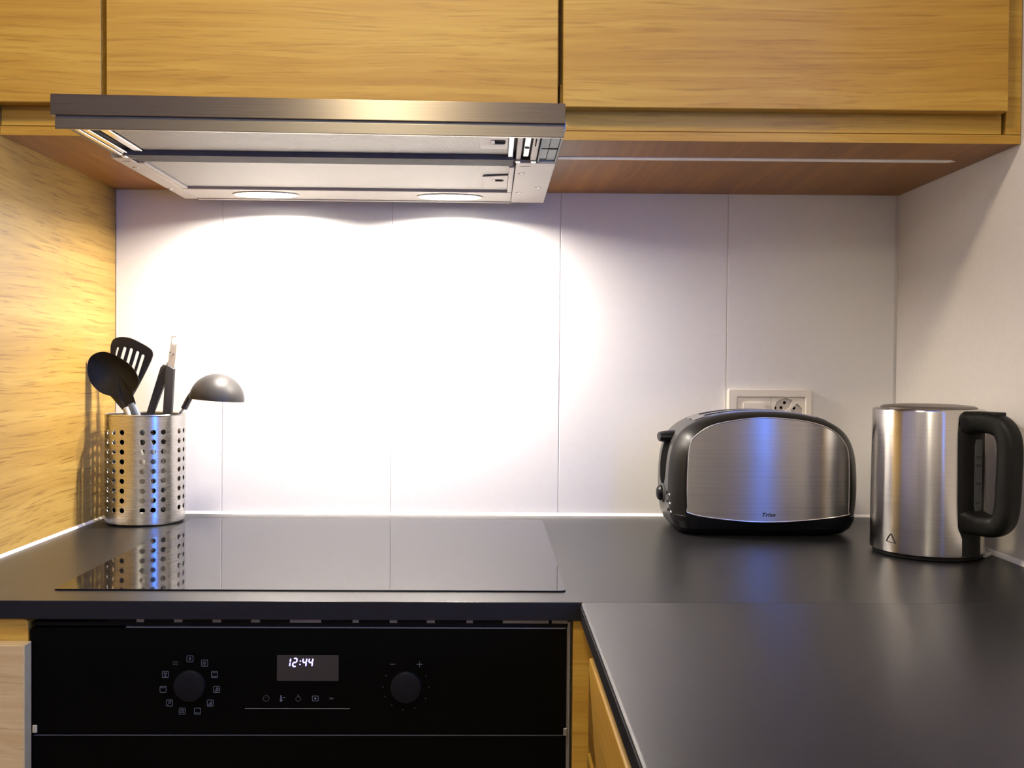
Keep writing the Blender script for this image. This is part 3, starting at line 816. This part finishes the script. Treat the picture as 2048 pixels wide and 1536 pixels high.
# ================================================================== WALL OUTLET
ot = thing('wall_outlet', 'white double wall plate with switch and triple socket behind the toaster', 'socket', (0.4900, -0.0006, 0.1825))
OZ0, OZ1 = 0.1390, 0.2270
MB().add(*(lambda p: (p.v, p.f))(plate([rrect(0.4155, 0.5648, OZ0, OZ1, 0.004), rrect(0.4322, 0.5525, 0.1535, 0.2122, 0.0012)], 0.0048, 0.0022, XZ(-0.0055)))).build('frame', M['white_plastic'], ot)
sw = MB().prism(rrect(0.4326, 0.4918, 0.1539, 0.2118, 0.0008), XZ(-0.0078), 0.0, 0.006, 0.0004, 1).build('switch_insert', M['white_plastic'], ot)
MB().prism(rrect(0.4425, 0.4815, 0.1635, 0.2018, 0.0008), XZ(-0.0112), 0.0, 0.005, 0.0008, 2).build('rocker', M['white_plastic'], sw)
hex1 = [(0.4988, 0.1935), (0.5022, 0.2041), (0.5132, 0.2102), (0.5195, 0.2107), (0.5299, 0.2077), (0.5266, 0.1950), (0.5215, 0.1902), (0.5103, 0.1847), (0.4995, 0.1880)]
hex2 = [(0.5282, 0.1905), (0.5387, 0.2018), (0.5484, 0.1924), (0.5494, 0.1777), (0.5494, 0.1700), (0.5400, 0.1600), (0.5290, 0.1720)]
hex3 = [(0.4990, 0.1740), (0.5080, 0.1790), (0.5200, 0.1740), (0.5230, 0.1640), (0.5150, 0.1570), (0.5030, 0.1590)]
so = plate([rrect(0.4924, 0.5521, 0.1539, 0.2118, 0.0008), hex1, hex2, hex3], 0.0032, 0.0003, XZ(-0.0046)).build('socket_insert', M['white_plastic'], ot)
MB().box(0.4930, 0.5515, -0.0032, -0.0018, 0.1545, 0.2112).build('socket_floor', M['socket_face'], so)
for hx, hz in ((0.5174, 0.2029), (0.5006, 0.1935), (0.5114, 0.1940), (0.5345, 0.1934), (0.5298, 0.1836), (0.5380, 0.1720), (0.5060, 0.1690), (0.5140, 0.1640), (0.5160, 0.1730)):
    MB().prism(circle(hx, hz, 0.0026, 14), XZ(-0.0036), 0.0, 0.0005).build('pin_hole', M['hole'], so)
MB().prism(circle(0.5218, 0.1818, 0.0020, 12), XZ(-0.0082), 0.0, 0.0006).build('screw_head', M['dark_metal'], so)

# ================================================================== UTENSIL HOLDER
HX, HY, HR, HH = -0.5752, -0.0870, 0.0628, 0.1790
uh = thing('utensil_holder', 'brushed steel utensil holder with rows of punched round holes', 'utensil holder', (HX, HY, 0.0))
def perforated(r, inward):
    """cylinder wall with real round holes: 24 slots of 15 degrees, three in four punched, nine rows; two skins joined at every hole"""
    rows_z = [0.0265 + 0.01565*i for i in range(9)]
    ch = 0.0138
    rh = 0.0043
    zs = [0.004]
    for z in rows_z:
        zs += [z-ch/2, z+ch/2]
    zs.append(HH-0.002)
    mb = MB()
    a0 = math.radians(-90-29.7-7.5-15.0+360)
    da = math.radians(15.0)
    def pt(rad, a, z):
        return (HX + rad*math.cos(a), HY + rad*math.sin(a), z)
    for c in range(24):
        aL = a0 + c*da
        for k in range(len(zs)-1):
            z0_, z1_ = zs[k], zs[k+1]
            hole = (c % 4 != 3) and (k % 2 == 1)
            if not hole:
                for rad, flip in ((r, False), (r-inward, True)):
                    ps, fs = [], []
                    for j in range(4):
                        a = aL + da*j/3
                        ps += [pt(rad, a, z0_), pt(rad, a, z1_)]
                    for j in range(3):
                        f = (2*j, 2*j+2, 2*j+3, 2*j+1)
                        fs.append(f[::-1] if flip else f)
                    mb.add(ps, fs)
                continue
            am, zm = aL + da/2, (z0_+z1_)/2
            n = 24
            def square(i):
                t = 2*PI*(i+0.5)/n
                cx, cz = math.cos(t), math.sin(t)
                s = max(abs(cx), abs(cz))
                return cx/s*da/2, cz/s*ch/2
            corner = []
            for i in range(n):
                t = 2*PI*i/n + PI/4
                cx, cz = math.cos(t), math.sin(t)
                s = max(abs(cx), abs(cz))
                corner.append((cx/s*da/2, cz/s*ch/2, cx*rh/r, cz*rh))
            A = [pt(r, am+q[0], zm+q[1]) for q in corner]
            B = [pt(r, am+q[2], zm+q[3]) for q in corner]
            C_ = [pt(r-inward, am+q[2], zm+q[3]) for q in corner]
            D = [pt(r-inward, am+q[0], zm+q[1]) for q in corner]
            fs = []
            for i in range(n):
                j = (i+1) % n
                fs += [(i, j, n+j, n+i), (n+i, n+j, 2*n+j, 2*n+i), (2*n+i, 2*n+j, 3*n+j, 3*n+i)]
            mb.add(A+B+C_+D, fs)
    return weld(mb, 2e-5)
pw = perforated(HR, 0.0009).build('perforated_wall', M['holder_steel'], uh, angle=30)
loop_n = []
for p in pw.data.polygons:
    rad = [math.hypot(pw.data.vertices[i].co.x, pw.data.vertices[i].co.y) for i in p.vertices]
    for i in p.vertices:
        co = pw.data.vertices[i].co
        q = Vector((co.x, co.y, 0)).normalized()
        if min(rad) > HR-0.0003:
            loop_n.append(q)
        elif max(rad) < HR-0.0006:
            loop_n.append(-q)
        else:
            loop_n.append(p.normal)
pw.data.normals_split_custom_set([tuple(n) for n in loop_n])
MB().lathe([(HR-0.0012, -0.0028), (HR-0.0020, 0.0002), (HR-0.0003, 0.0018), (HR+0.0004, 0.0), (HR-0.0003, -0.0018), (HR-0.0012, -0.0028)], (HX, HY, HH-0.0008), 72, cap0=False, cap1=False).build('rolled_rim', M['holder_steel'], uh)
MB().lathe([(HR-0.006, 0.0006), (HR-0.0022, 0.0014), (HR-0.0002, 0.0045), (HR, 0.0062), (HR-0.0009, 0.0060), (HR-0.004, 0.0030)], (HX, HY, 0.0), 72).build('base', M['holder_steel'], uh)

# ---- slotted turner
tu = thing('slotted_turner', 'black slotted turner standing behind the spoon in the steel holder', 'turner', (-0.588, -0.066, 0.03))
hp = smooth([(-0.6362, 0.268), (-0.6351, 0.2816), (-0.6331, 0.2926), (-0.6276, 0.3018), (-0.6167, 0.3058), (-0.6004, 0.3046), (-0.5840, 0.2971), (-0.5700, 0.2882),
             (-0.5655, 0.2815), (-0.5675, 0.2712), (-0.5839, 0.2394), (-0.5950, 0.2180), (-0.6060, 0.1980), (-0.6140, 0.1880), (-0.6215, 0.1935), (-0.6310, 0.2060), (-0.6370, 0.2240), (-0.6375, 0.2480)], 5)
tops = [(-0.6192, 0.2906), (-0.6078, 0.2901), (-0.5973, 0.2881), (-0.5874, 0.2834), (-0.5792, 0.2779)]
slots = [slot_outline((tx_-0.003, tz_-0.003), (tx_-0.0185, tz_-0.046), 0.0026) for tx_, tz_ in tops]
def turner_fn(a, b, d):
    t = max(0.0, min(1.0, (b-0.188)/0.118))
    return (a, -0.090 + d + 0.010*math.sin(PI*t) + 0.018*(1-t)*0.6, b)
plate([hp]+slots, 0.0016, 0.0007, turner_fn).build('turner_head', M['nylon_grey'], tu)
nk = MB().tube(smooth([(-0.629, -0.0805, 0.213), (-0.6195, -0.080, 0.199), (-0.611, -0.080, 0.188)], 5, False), [0.0095, 0.0090, 0.0085, 0.008, 0.0078, 0.0075, 0.0072, 0.007, 0.0068, 0.0066, 0.0066], 12, 0.5)
nk.build('neck', M['nylon_grey'], tu)
MB().tube([(-0.6115, -0.080, 0.1885), (-0.600, -0.082, 0.160), (-0.582, -0.086, 0.105), (-0.566, -0.088, 0.034)], 0.0052, 12, 0.7).build('handle', M['steel_plain'], tu)

# ---- solid spoon
sp = thing('serving_spoon', 'black solid serving spoon, foremost of the utensils in the holder', 'spoon', (-0.570, -0.105, 0.02))
ol = smooth([(-0.6567, 0.2553), (-0.6540, 0.2688), (-0.6446, 0.2777), (-0.6312, 0.2809), (-0.6178, 0.2779), (-0.6044, 0.2713), (-0.5882, 0.2599), (-0.5788, 0.2478), (-0.5741, 0.2357),
             (-0.5774, 0.2248), (-0.5852, 0.2166), (-0.5858, 0.2080), (-0.5834, 0.1956), (-0.5905, 0.1925), (-0.5989, 0.1921), (-0.6050, 0.2015), (-0.6150, 0.2078), (-0.6284, 0.2102), (-0.6405, 0.2162), (-0.6513, 0.2296), (-0.6560, 0.2458)], 4)
ctr = Vector((-0.6165, 0.2470))
def spoon_y(s, px, pz):
    t = max(0.0, min(1.0, (0.243-pz)/0.050))
    neck = t*t*(3-2*t)
    return -0.122 + 0.020*(1-s**2.2)*(1-0.92*neck) + 0.011*neck
rings_f, rings_b = [], []
NS = 9
for k in range(NS+1):
    s = k/NS
    rf, rb = [], []
    for (px, pz) in ol:
        x, z = ctr.x + (px-ctr.x)*s, ctr.y + (pz-ctr.y)*s
        y = spoon_y(s, x, z)
        rf.append((x, y, z))
        rb.append((ctr.x + (px-ctr.x)*(s*0.992), y + 0.0024, ctr.y + (pz-ctr.y)*(s*0.992)))
    rings_f.append(rf); rings_b.append(rb)
mb = MB()
mb.loft(rings_f[1:][::-1] , cap0=False, cap1=True)
mb.loft(rings_b[1:][::-1], cap0=False, cap1=True)
mb.loft([rings_f[-1], rings_b[-1]], cap0=False, cap1=False)
weld(mb, 1e-6).build('spoon_head', M['nylon'], sp, angle=60)
MB().tube([(-0.5908, -0.1085, 0.1965), (-0.5835, -0.1080, 0.180), (-0.560, -0.1060, 0.120), (-0.536, -0.1030, 0.022)], [0.0066, 0.0068, 0.0068, 0.0062], 14, 0.7).build('handle', M['handle_grey'], sp)

# ---- tongs
tg = thing('kitchen_tongs', 'black handled steel tongs standing upright in the holder', 'tongs', (-0.56, -0.055, 0.02))
la = [(-0.5525, 0.2611), (-0.5573, 0.2561), (-0.5805, 0.1765), (-0.6030, 0.0960), (-0.5945, 0.0930), (-0.5690, 0.1773), (-0.5520, 0.2228), (-0.5455, 0.2409), (-0.5445, 0.2590)]
MB().prism(la, XZ(-0.072), 0.001, 0.008, 0.0025, 3).build('arm', M['nylon_grey'], tg)
ra = [(-0.5483, 0.2590), (-0.5430, 0.2610), (-0.5317, 0.2536), (-0.5365, 0.1782), (-0.5410, 0.0960), (-0.5540, 0.0960), (-0.5509, 0.1781), (-0.5482, 0.2228)]
MB().prism(ra, XZ(-0.076), 0.0, 0.008, 0.0025, 3).build('arm', M['nylon_grey'], tg)
lp = [(-0.5388, 0.3086), (-0.5340, 0.3100), (-0.5300, 0.3084), (-0.5296, 0.2960), (-0.5316, 0.2720), (-0.5338, 0.2535), (-0.5436, 0.2580), (-0.5435, 0.2740), (-0.5402, 0.2960)]
plate([lp, [(p[0]*0.0042-0.5340, p[1]*0.0064+0.3010) for p in circle(0, 0, 1.0, 18)]], 0.0008, 0.0003, XZ(-0.0690)).build('hanging_loop', M['steel_plain'], tg)
MB().prism([(-0.5428, 0.2790), (-0.5440, 0.2700), (-0.5505, 0.2600), (-0.5440, 0.2560), (-0.5425, 0.2640)], XZ(-0.064), 0.0, 0.0016).build('arm_tang', M['steel_plain'], tg)
for rx, rz in ((-0.5406, 0.2815), (-0.5352, 0.2785)):
    MB().lathe([(0.0012, 0.001), (0.0012, -0.0006), (0.0006, -0.001)], (rx, -0.0700, rz), 10, 'Y').build('rivet', M['dark_metal'], tg)
for sx0, sx1, sy0 in ((-0.5960, -0.5930, -0.061), (-0.5470, -0.5490, -0.068)):
    MB().tube([(sx0, sy0, 0.100), (sx1, sy0+0.004, 0.022)], [0.0050, 0.0060], 10, 0.35).build('jaw', M['steel_plain'], tg)

# ---- ladle
ld_ = thing('ladle', 'grey-black ladle hooked over the right rim of the holder, bowl downward', 'ladle', (-0.540, -0.083, 0.02))
BC, BR, BT = Vector((-0.4590, -0.083, 0.2025)), 0.0446, math.radians(4.4)
prof = []
for i in range(15):
    a = PI/2*i/14
    prof.append((BR*math.cos(a)+1e-5, BR*0.985*math.sin(a)))
inner = [((BR-0.0018)*math.cos(PI/2*i/14)+1e-5, (BR-0.0018)*0.985*math.sin(PI/2*i/14)) for i in range(14, -1, -1)]
tmp = MB().lathe(prof + inner + [prof[0]], (0, 0, 0), 48, cap0=False, cap1=False)
ct, st = math.cos(BT), math.sin(BT)
tmp.v = [(BC.x + ct*x + st*z, BC.y + y, BC.z - st*x + ct*z) for x, y, z in tmp.v]
weld(tmp, 2e-5).build('bowl', M['nylon_grey'], ld_, angle=50)
MB().tube(smooth([(-0.4955, -0.083, 0.2185), (-0.5030, -0.083, 0.2075), (-0.5085, -0.083, 0.1970), (-0.5132, -0.083, 0.1878)], 5, False),
          [0.0030+0.0004*min(i, 4) for i in range(16)], 12, 1.8).build('neck', M['nylon_grey'], ld_)
MB().tube([(-0.5120, -0.083, 0.1895), (-0.5205, -0.083, 0.1800), (-0.545, -0.084, 0.118), (-0.553, -0.085, 0.020)], 0.0021, 10, 1.6).build('handle', M['steel_plain'], ld_)

# ================================================================== TOASTER
TX, TY = 0.4310, -0.1275
to = thing('toaster', 'arched two-slot toaster with brushed steel side in front of the wall plate', 'toaster', (TX, TY, 0.0))
half = [(0.141, 0.014), (0.147, 0.030), (0.1505, 0.060), (0.1505, 0.095), (0.1475, 0.125), (0.1400, 0.148), (0.1270, 0.1655), (0.104, 0.1795), (0.074, 0.1880), (0.037, 0.1930), (0.0, 0.1942)]
arch = smooth([(p[0], p[1]) for p in half[:-1]] + [(0.0, 0.1942)] + [(-p[0], p[1]) for p in half[:-1][::-1]], 5, False)
def arch_at(inset):
    """arch outline shrunk towards its inside by inset"""
    out = []
    n = len(arch)
    for i, p in enumerate(arch):
        a, b = Vector(arch[max(i-1, 0)]), Vector(arch[min(i+1, n-1)])
        t = (b-a).normalized()
        nrm = Vector((-t.y, t.x))
        out.append((p[0] + nrm.x*inset, max(0.014, p[1] + nrm.y*inset)))
    return out
def inset_at(y):
    a = abs(y)
    return 0.0 if a < 0.040 else 0.020*((a-0.040)/0.042)**2.0
def housing(ys, **k):
    return MB().loft([[(x, y, z) for x, z in arch_at(inset_at(y))] for y in ys])
housing([-0.046, -0.040, 0.0, 0.040, 0.046]).build('housing', M['toast_body'], to, local=True, angle=50)
for sg in (-1, 1):
    housing([sg*y for y in (0.0462, 0.0485, 0.053, 0.058, 0.063, 0.067, 0.071, 0.074, 0.077, 0.079, 0.0808, 0.082)]).build('side_frame', M['toast_frame'], to, local=True, angle=50)
# base: rounded black tub, narrower at the counter
def rr3(hx, hy, r, z):
    return [(x, y, z) for x, y in rrect(-hx, hx, -hy, hy, r, 8)]
MB().loft([rr3(0.122, 0.066, 0.03, 0.0012), rr3(0.132, 0.074, 0.034, 0.004), rr3(0.140, 0.0815, 0.036, 0.012), rr3(0.1445, 0.0860, 0.036, 0.024), rr3(0.1450, 0.0865, 0.036, 0.0315), rr3(0.1420, 0.0830, 0.034, 0.034)]).build('base', M['toast_black'], to, local=True)
pan = [(-0.1270, 0.0900), (-0.1262, 0.0460), (-0.1235, 0.0372), (-0.085, 0.0300), (-0.012, 0.0250), (0.062, 0.0282), (0.1215, 0.0350), (0.1255, 0.0420), (0.1262, 0.0800), (0.1245, 0.1260), (0.1160, 0.1500), (0.0950, 0.1685), (0.0610, 0.1800), (0.0140, 0.1856), (-0.0320, 0.1850), (-0.0850, 0.1755), (-0.1120, 0.1600), (-0.1235, 0.1410)]
pan = smooth(pan, 4)
def bulge(x):
    return -0.0835 - 0.0085*(1-(x/0.127)**2)
def steel_side(sign, name_mat):
    c = Vector((0.0, 0.105))
    rings = []
    for k in range(0, 17):
        s = k/16
        rings.append([(c.x+(px-c.x)*s, c.y+(pz-c.y)*s) for px, pz in pan])
    front = [[(x, sign*(-bulge(x)), z) for x, z in r] for r in rings[1:]]
    back = [[(x, sign*(0.0785), z) for x, z in rings[-1]]]
    m = MB().loft(front + back, cap0=True, cap1=False)
    return m
fp = steel_side(-1, 'front').build('steel_side', M['toast_steel'], to, local=True, angle=45)
steel_side(1, 'back').build('steel_side', M['toast_steel'], to, local=True, angle=45)
rim = [(x, bulge(x)+0.0003, z) for x, z in pan]
MB().tube(rim+rim[:1], 0.0011, 8).build('panel_rim', M['toast_rim'], to, local=True)
# polished top plate with two bread slots
def top_z(x):
    best = None
    for (ax, az), (bx, bz) in zip(arch[:-1], arch[1:]):
        if (ax-x)*(bx-x) <= 0 and abs(ax-bx) > 1e-9 and max(az, bz) > 0.14:
            t = (x-ax)/(bx-ax)
            best = az + (bz-az)*t
    return best
def strip(x0, x1, y0, y1, h, th, n=24):
    g = [[(x0+(x1-x0)*j/n, y, top_z(x0+(x1-x0)*j/n)+h) for j in range(n+1)] for y in (y0, (y0+y1)/2, y1)]
    return MB().sheet(g, (0, 0, -th))
pm = MB()
for y0_, y1_ in ((-0.038, -0.031), (-0.009, 0.009), (0.031, 0.038)):
    q = strip(-0.106, 0.106, y0_, y1_, 0.0011, 0.002); pm.add(q.v, q.f)
for xa, xb in ((-0.106, -0.088), (0.088, 0.106)):
    q = strip(xa, xb, -0.038, 0.038, 0.0012, 0.002, 4); pm.add(q.v, q.f)
pm.build('top_plate', M['toast_top'], to, local=True)
for y0_, y1_ in ((-0.0308, -0.0092), (0.0092, 0.0308)):
    strip(-0.088, 0.088, y0_, y1_, 0.0003, 0.001).build('bread_slot', M['hole'], to, local=True)
# left end: lever slot, lever, browning dial, three buttons
def end_x(z, y):
    pts = arch_at(inset_at(y))
    for (ax, az), (bx, bz) in zip(pts[:-1], pts[1:]):
        if ax < 0 and bx < 0 and (az-z)*(bz-z) <= 0 and abs(az-bz) > 1e-9:
            return ax + (bx-ax)*(z-az)/(bz-az)
    return -0.15
g = []
for i in range(19):
    z = 0.0740 + 0.070*i/18
    w = 0.024*math.sqrt(max(0.02, 1-abs((i-10)/10.6)**2.6)) if i < 10 else 0.024
    g.append([(end_x(z, w*(j-3)/3) - 0.0007, w*(j-3)/3, z) for j in range(7)])
MB().sheet(g, (0.002, 0, 0)).build('lever_slot', M['hole'], to, local=True)
lv = MB().loft([[(x, y*sy, 0.1500+(z)*sz) for y, z in circle(0, 0, 1, 20)] for x, sy, sz in ((-0.1250, 0.020, 0.0110), (-0.1400, 0.0195, 0.0105), (-0.1500, 0.0185, 0.0092), (-0.1570, 0.0170, 0.0075), (-0.1580, 0.0155, 0.0062))])
lv.build('lever', M['toast_black'], to, local=True)
dial = MB().lathe([(0.0155, 0.002), (0.0155, -0.0015), (0.0142, -0.0025), (0.0130, -0.0025)], (-0.1495, 0.0, 0.0580), 32, 'X').build('dial_ring', M['toast_body'], to, local=True)
MB().lathe([(0.0128, 0.0), (0.0125, -0.0045), (0.0105, -0.0080), (0.0070, -0.0098), (0.002, -0.0104)], (-0.1505, 0.0, 0.0580), 32, 'X').build('browning_dial', M['toast_black'], to, local=True)
for bz in (0.0640, 0.0500, 0.0365):
    by = -0.0440
    bx = end_x(bz, by)
    MB().prism([(by+0.0035, bz+0.0022), (by-0.0010, bz), (by+0.0035, bz-0.0022)], lambda a, b, d: (bx+d, a, b), -0.0022, 0.003, 0.0003, 1).build('button', M['toast_black'], to, local=True)
    bx2 = end_x(bz-0.0015, by-0.0080)
    MB().box(bx2-0.0006, bx2+0.002, by-0.0102, by-0.0056, bz-0.0034, bz-0.0004, 0.0002, 1).build('button_print', M['print_white'], to, local=True)
# maker's lettering, slanted
def lettering(text, size, shear, fn):
    cu = bpy.data.curves.new('lettering', 'FONT')
    cu.body = text
    cu.size = size
    cu.shear = shear
    cu.space_character = 1.05
    cu.offset = size*0.022
    cu.extrude = 0.0001
    cu.align_x = 'CENTER'
    ob = bpy.data.objects.new('lettering', cu)
    COL.objects.link(ob)
    dg = bpy.context.evaluated_depsgraph_get()
    me = bpy.data.meshes.new_from_object(ob.evaluated_get(dg))
    m = MB().add([fn(*v.co) for v in me.vertices], [tuple(p.vertices) for p in me.polygons])
    bpy.data.objects.remove(ob); bpy.data.curves.remove(cu); bpy.data.meshes.remove(me)
    return m
lettering('Trisa', 0.0082, 0.35, lambda a, b, d: (a*1.25-0.0030, bulge(a*1.25)-0.0003-d, 0.0337+b)).build('lettering', M['print_black'], to, local=True)

# ================================================================== KETTLE
KX, KY, KR_ = 0.6255, -0.3290, 0.0760
ke = thing('kettle', 'brushed steel electric kettle with black handle in the right corner', 'kettle', (KX, KY, 0.0))
AZ = math.radians(-65.5)            # the handle points right and towards the room
MB().lathe([(0.0715, 0.0008), (0.0728, 0.0016), (0.0728, 0.0055), (0.0705, 0.0066)], (0, 0, 0), 64).build('power_base', M['kettle_black'], ke, local=True)
MB().lathe([(0.0740, 0.0066), (0.0762, 0.0074), (0.0766, 0.0105), (0.0760, 0.1100), (0.0752, 0.2040), (0.0746, 0.2065), (0.0730, 0.2075), (0.0650, 0.2078), (0.0650, 0.2060)], (0, 0, 0), 96).build('body', M['kettle_steel'], ke, local=True, angle=50)
MB().lathe([(0.0645, 0.2062), (0.0645, 0.2092), (0.0610, 0.2112), (0.0430, 0.2130), (0.020, 0.2138), (0.001, 0.2140)], (0, 0, 0), 64).build('lid', M['kettle_lid'], ke, local=True)
def kp(r, da, z):
    a = AZ + da
    return (r*math.cos(a), r*math.sin(a), z)
# handle spine on the body: curved black strip with gauge window
g = []
for i in range(25):
    z = 0.0085 + 0.193*i/24
    w = math.radians(15.0 if z <= 0.045 else 19.5*math.sqrt(max(0.55, 1-max(0, (z-0.178)/0.0245)**2)))
    if 0.035 < z <= 0.045:
        w = math.radians(15 + 4.5*(z-0.035)/0.010)
    bump_ = 0.0060 if z > 0.045 else 0.0035
    g.append([kp(0.0752 + bump_*math.sqrt(max(0, 1-((j-5)/5.0)**4)), w*(j-5)/5, z) for j in range(11)])
mb = MB().sheet(g, (0, 0, 0))
spine = MB()
inner_g = [[Vector(p) * 1.0 for p in r] for r in g]
nr, nc = len(g), len(g[0])
ps = [p for r in g for p in r]
ins = [(p[0]*0.92, p[1]*0.92, p[2]) for p in ps]
fs = []
n = nr*nc
for i in range(nr-1):
    for j in range(nc-1):
        a, b, c, d = i*nc+j, i*nc+j+1, (i+1)*nc+j+1, (i+1)*nc+j
        fs += [(a, b, c, d), (n+d, n+c, n+b, n+a)]
rimi = [j for j in range(nc)] + [i*nc+nc-1 for i in range(1, nr)] + [(nr-1)*nc+j for j in range(nc-2, -1, -1)] + [i*nc for i in range(nr-2, 0, -1)]
for k in range(len(rimi)):
    a, b = rimi[k], rimi[(k+1) % len(rimi)]
    fs.append((b, a, n+a, n+b))
spine.add(ps+ins, fs).build('handle_mount', M['kettle_black'], ke, local=True)
# water gauge in the mount
gg = []
for i in range(13):
    z = 0.0700 + 0.0985*i/12
    e = 1.0 if 0 < i < 12 else 0.75
    gg.append([kp(0.0817, math.radians(5.4)*e*(j-2)/2 + math.radians(2.5), z) for j in range(5)])
gp = MB(); ps = [p for r in gg for p in r]; n5 = 5
gp.sheet(gg, tuple(-0.003*c for c in (math.cos(AZ), math.sin(AZ), 0))).build('water_gauge', M['gauge'], ke, local=True)
for zz in (0.081, 0.107, 0.132, 0.143):
    mk = [[kp(0.0820, math.radians(2.5 + 3.6*(j-1)), z) for j in range(3)] for z in (zz, zz+0.0022)]
    MB().sheet(mk, tuple(-0.0008*c for c in (math.cos(AZ), math.sin(AZ), 0))).build('gauge_mark', M['gauge_mark'], ke, local=True)
# loop handle: rounded section swept out from the mount, down and back
path = [(r_-0.0098, z_) for r_, z_ in [(0.083, 0.1900), (0.100, 0.1925), (0.120, 0.1905), (0.1335, 0.1830), (0.1400, 0.1680), (0.1410, 0.1450), (0.1400, 0.1150), (0.1385, 0.0850), (0.1345, 0.0660), (0.1230, 0.0550), (0.105, 0.0535), (0.083, 0.0560)]]
path = smooth([(r, z, 0) for r, z in path], 4, False)
rings = []
for k, (r, z, _) in enumerate(path):
    a, b = path[max(k-1, 0)], path[min(k+1, len(path)-1)]
    t = Vector((b[0]-a[0], b[1]-a[1])).normalized()
    nrm = Vector((t.y, -t.x))
    s = abs(k/(len(path)-1)*2-1)
    hw = 0.0145 + 0.0095*max(0.0, (s-0.55)/0.45)**1.5
    ht = 0.0142 if s < 0.85 else 0.0142 + 0.003*(s-0.85)/0.15
    ring = []
    for (u, w) in rrect(-hw, hw, -ht, ht, 0.0105, 4):
        rr_, zz_ = r + nrm.x*w, z + nrm.y*w
        ring.append((rr_*math.cos(AZ) - u*math.sin(AZ), rr_*math.sin(AZ) + u*math.cos(AZ), zz_))
    rings.append(ring)
MB().loft(rings).build('handle', M['kettle_black'], ke, local=True, angle=50)
bt = [(r*math.cos(AZ) - u*math.sin(AZ), r*math.sin(AZ) + u*math.cos(AZ)) for r, u in rrect(0.0925, 0.1190, -0.0095, 0.0095, 0.003)]
MB().prism(bt, XY(0.0), 0.2015, 0.2065, 0.001, 2).build('lid_button', M['kettle_black'], ke, local=True)
# maker's mark: rounded triangle left open at its lower right corner
va = math.atan2(-1.693-KY, 0.0-KX)  # towards the place where the mark faces
def kmark(off, z):
    a = va - math.radians(36.5) + off/0.0766
    return (0.0768*math.cos(a), 0.0768*math.sin(a), z)
tri = smooth([(0.0048, 0.0210), (-0.0050, 0.0215), (-0.0068, 0.0232), (-0.0014, 0.0318), (0.0010, 0.0318), (0.0052, 0.0245), (0.0078, 0.0200)], 5, False)
MB().tube([kmark(a, b) for a, b, in [(p[0], p[1]) for p in tri]], 0.00075, 8).build('maker_mark', M['print_black'], ke, local=True)

# small clear plastic wedge behind the kettle
cl = plate([[(0.6905, -0.372), (0.7085, -0.352), (0.7140, -0.330), (0.7090, -0.318), (0.6900, -0.330), (0.6840, -0.352)]], 0.003, 0.0008, XY(0.0036)).build('cable_clip', M['clear'])
cl['label'] = 'small clear plastic piece lying behind the kettle by the wall'
cl['category'] = 'clip'

# ================================================================== CEILING LAMP (behind the viewpoint)
cl2 = thing('ceiling_lamp', 'round white ceiling lamp glowing above the room', 'lamp', (LAMP[0], LAMP[1], CEIL))
MB().lathe([(0.165, -0.002), (0.165, -0.030), (0.150, -0.032)], (LAMP[0], LAMP[1], CEIL), 48).build('base', M['frame_white'], cl2)
MB().lathe([(0.150, -0.032), (0.152, -0.080), (0.130, -0.105), (0.06, -0.115), (0.001, -0.117)], (LAMP[0], LAMP[1], CEIL), 48).build('lamp_shade', M['shade'], cl2)

pd = thing('added_globe_lamp', 'added white globe lamp, unseen behind the viewpoint, for the hood bar highlight and fill', 'lamp', (-0.40, -2.90, CEIL))  # added lamp, placed for the hood bar highlight and warm fill
MB().lathe([(0.001, 0.12), (0.04, 0.113), (0.08, 0.089), (0.11, 0.048), (0.12, 0.0), (0.11, -0.048), (0.08, -0.089), (0.04, -0.113), (0.001, -0.12)], (-0.40, -2.90, 1.19), 32).build('globe', M['globe'], pd)
MB().lathe([(0.004, 0.115), (0.004, 0.30)], (-0.40, -2.90, 1.19), 10).build('cord', M['hole'], pd)
MB().lathe([(0.045, 0.0), (0.045, -0.02), (0.01, -0.03)], (-0.40, -2.90, CEIL-0.001), 24).build('ceiling_cup', M['frame_white'], pd)
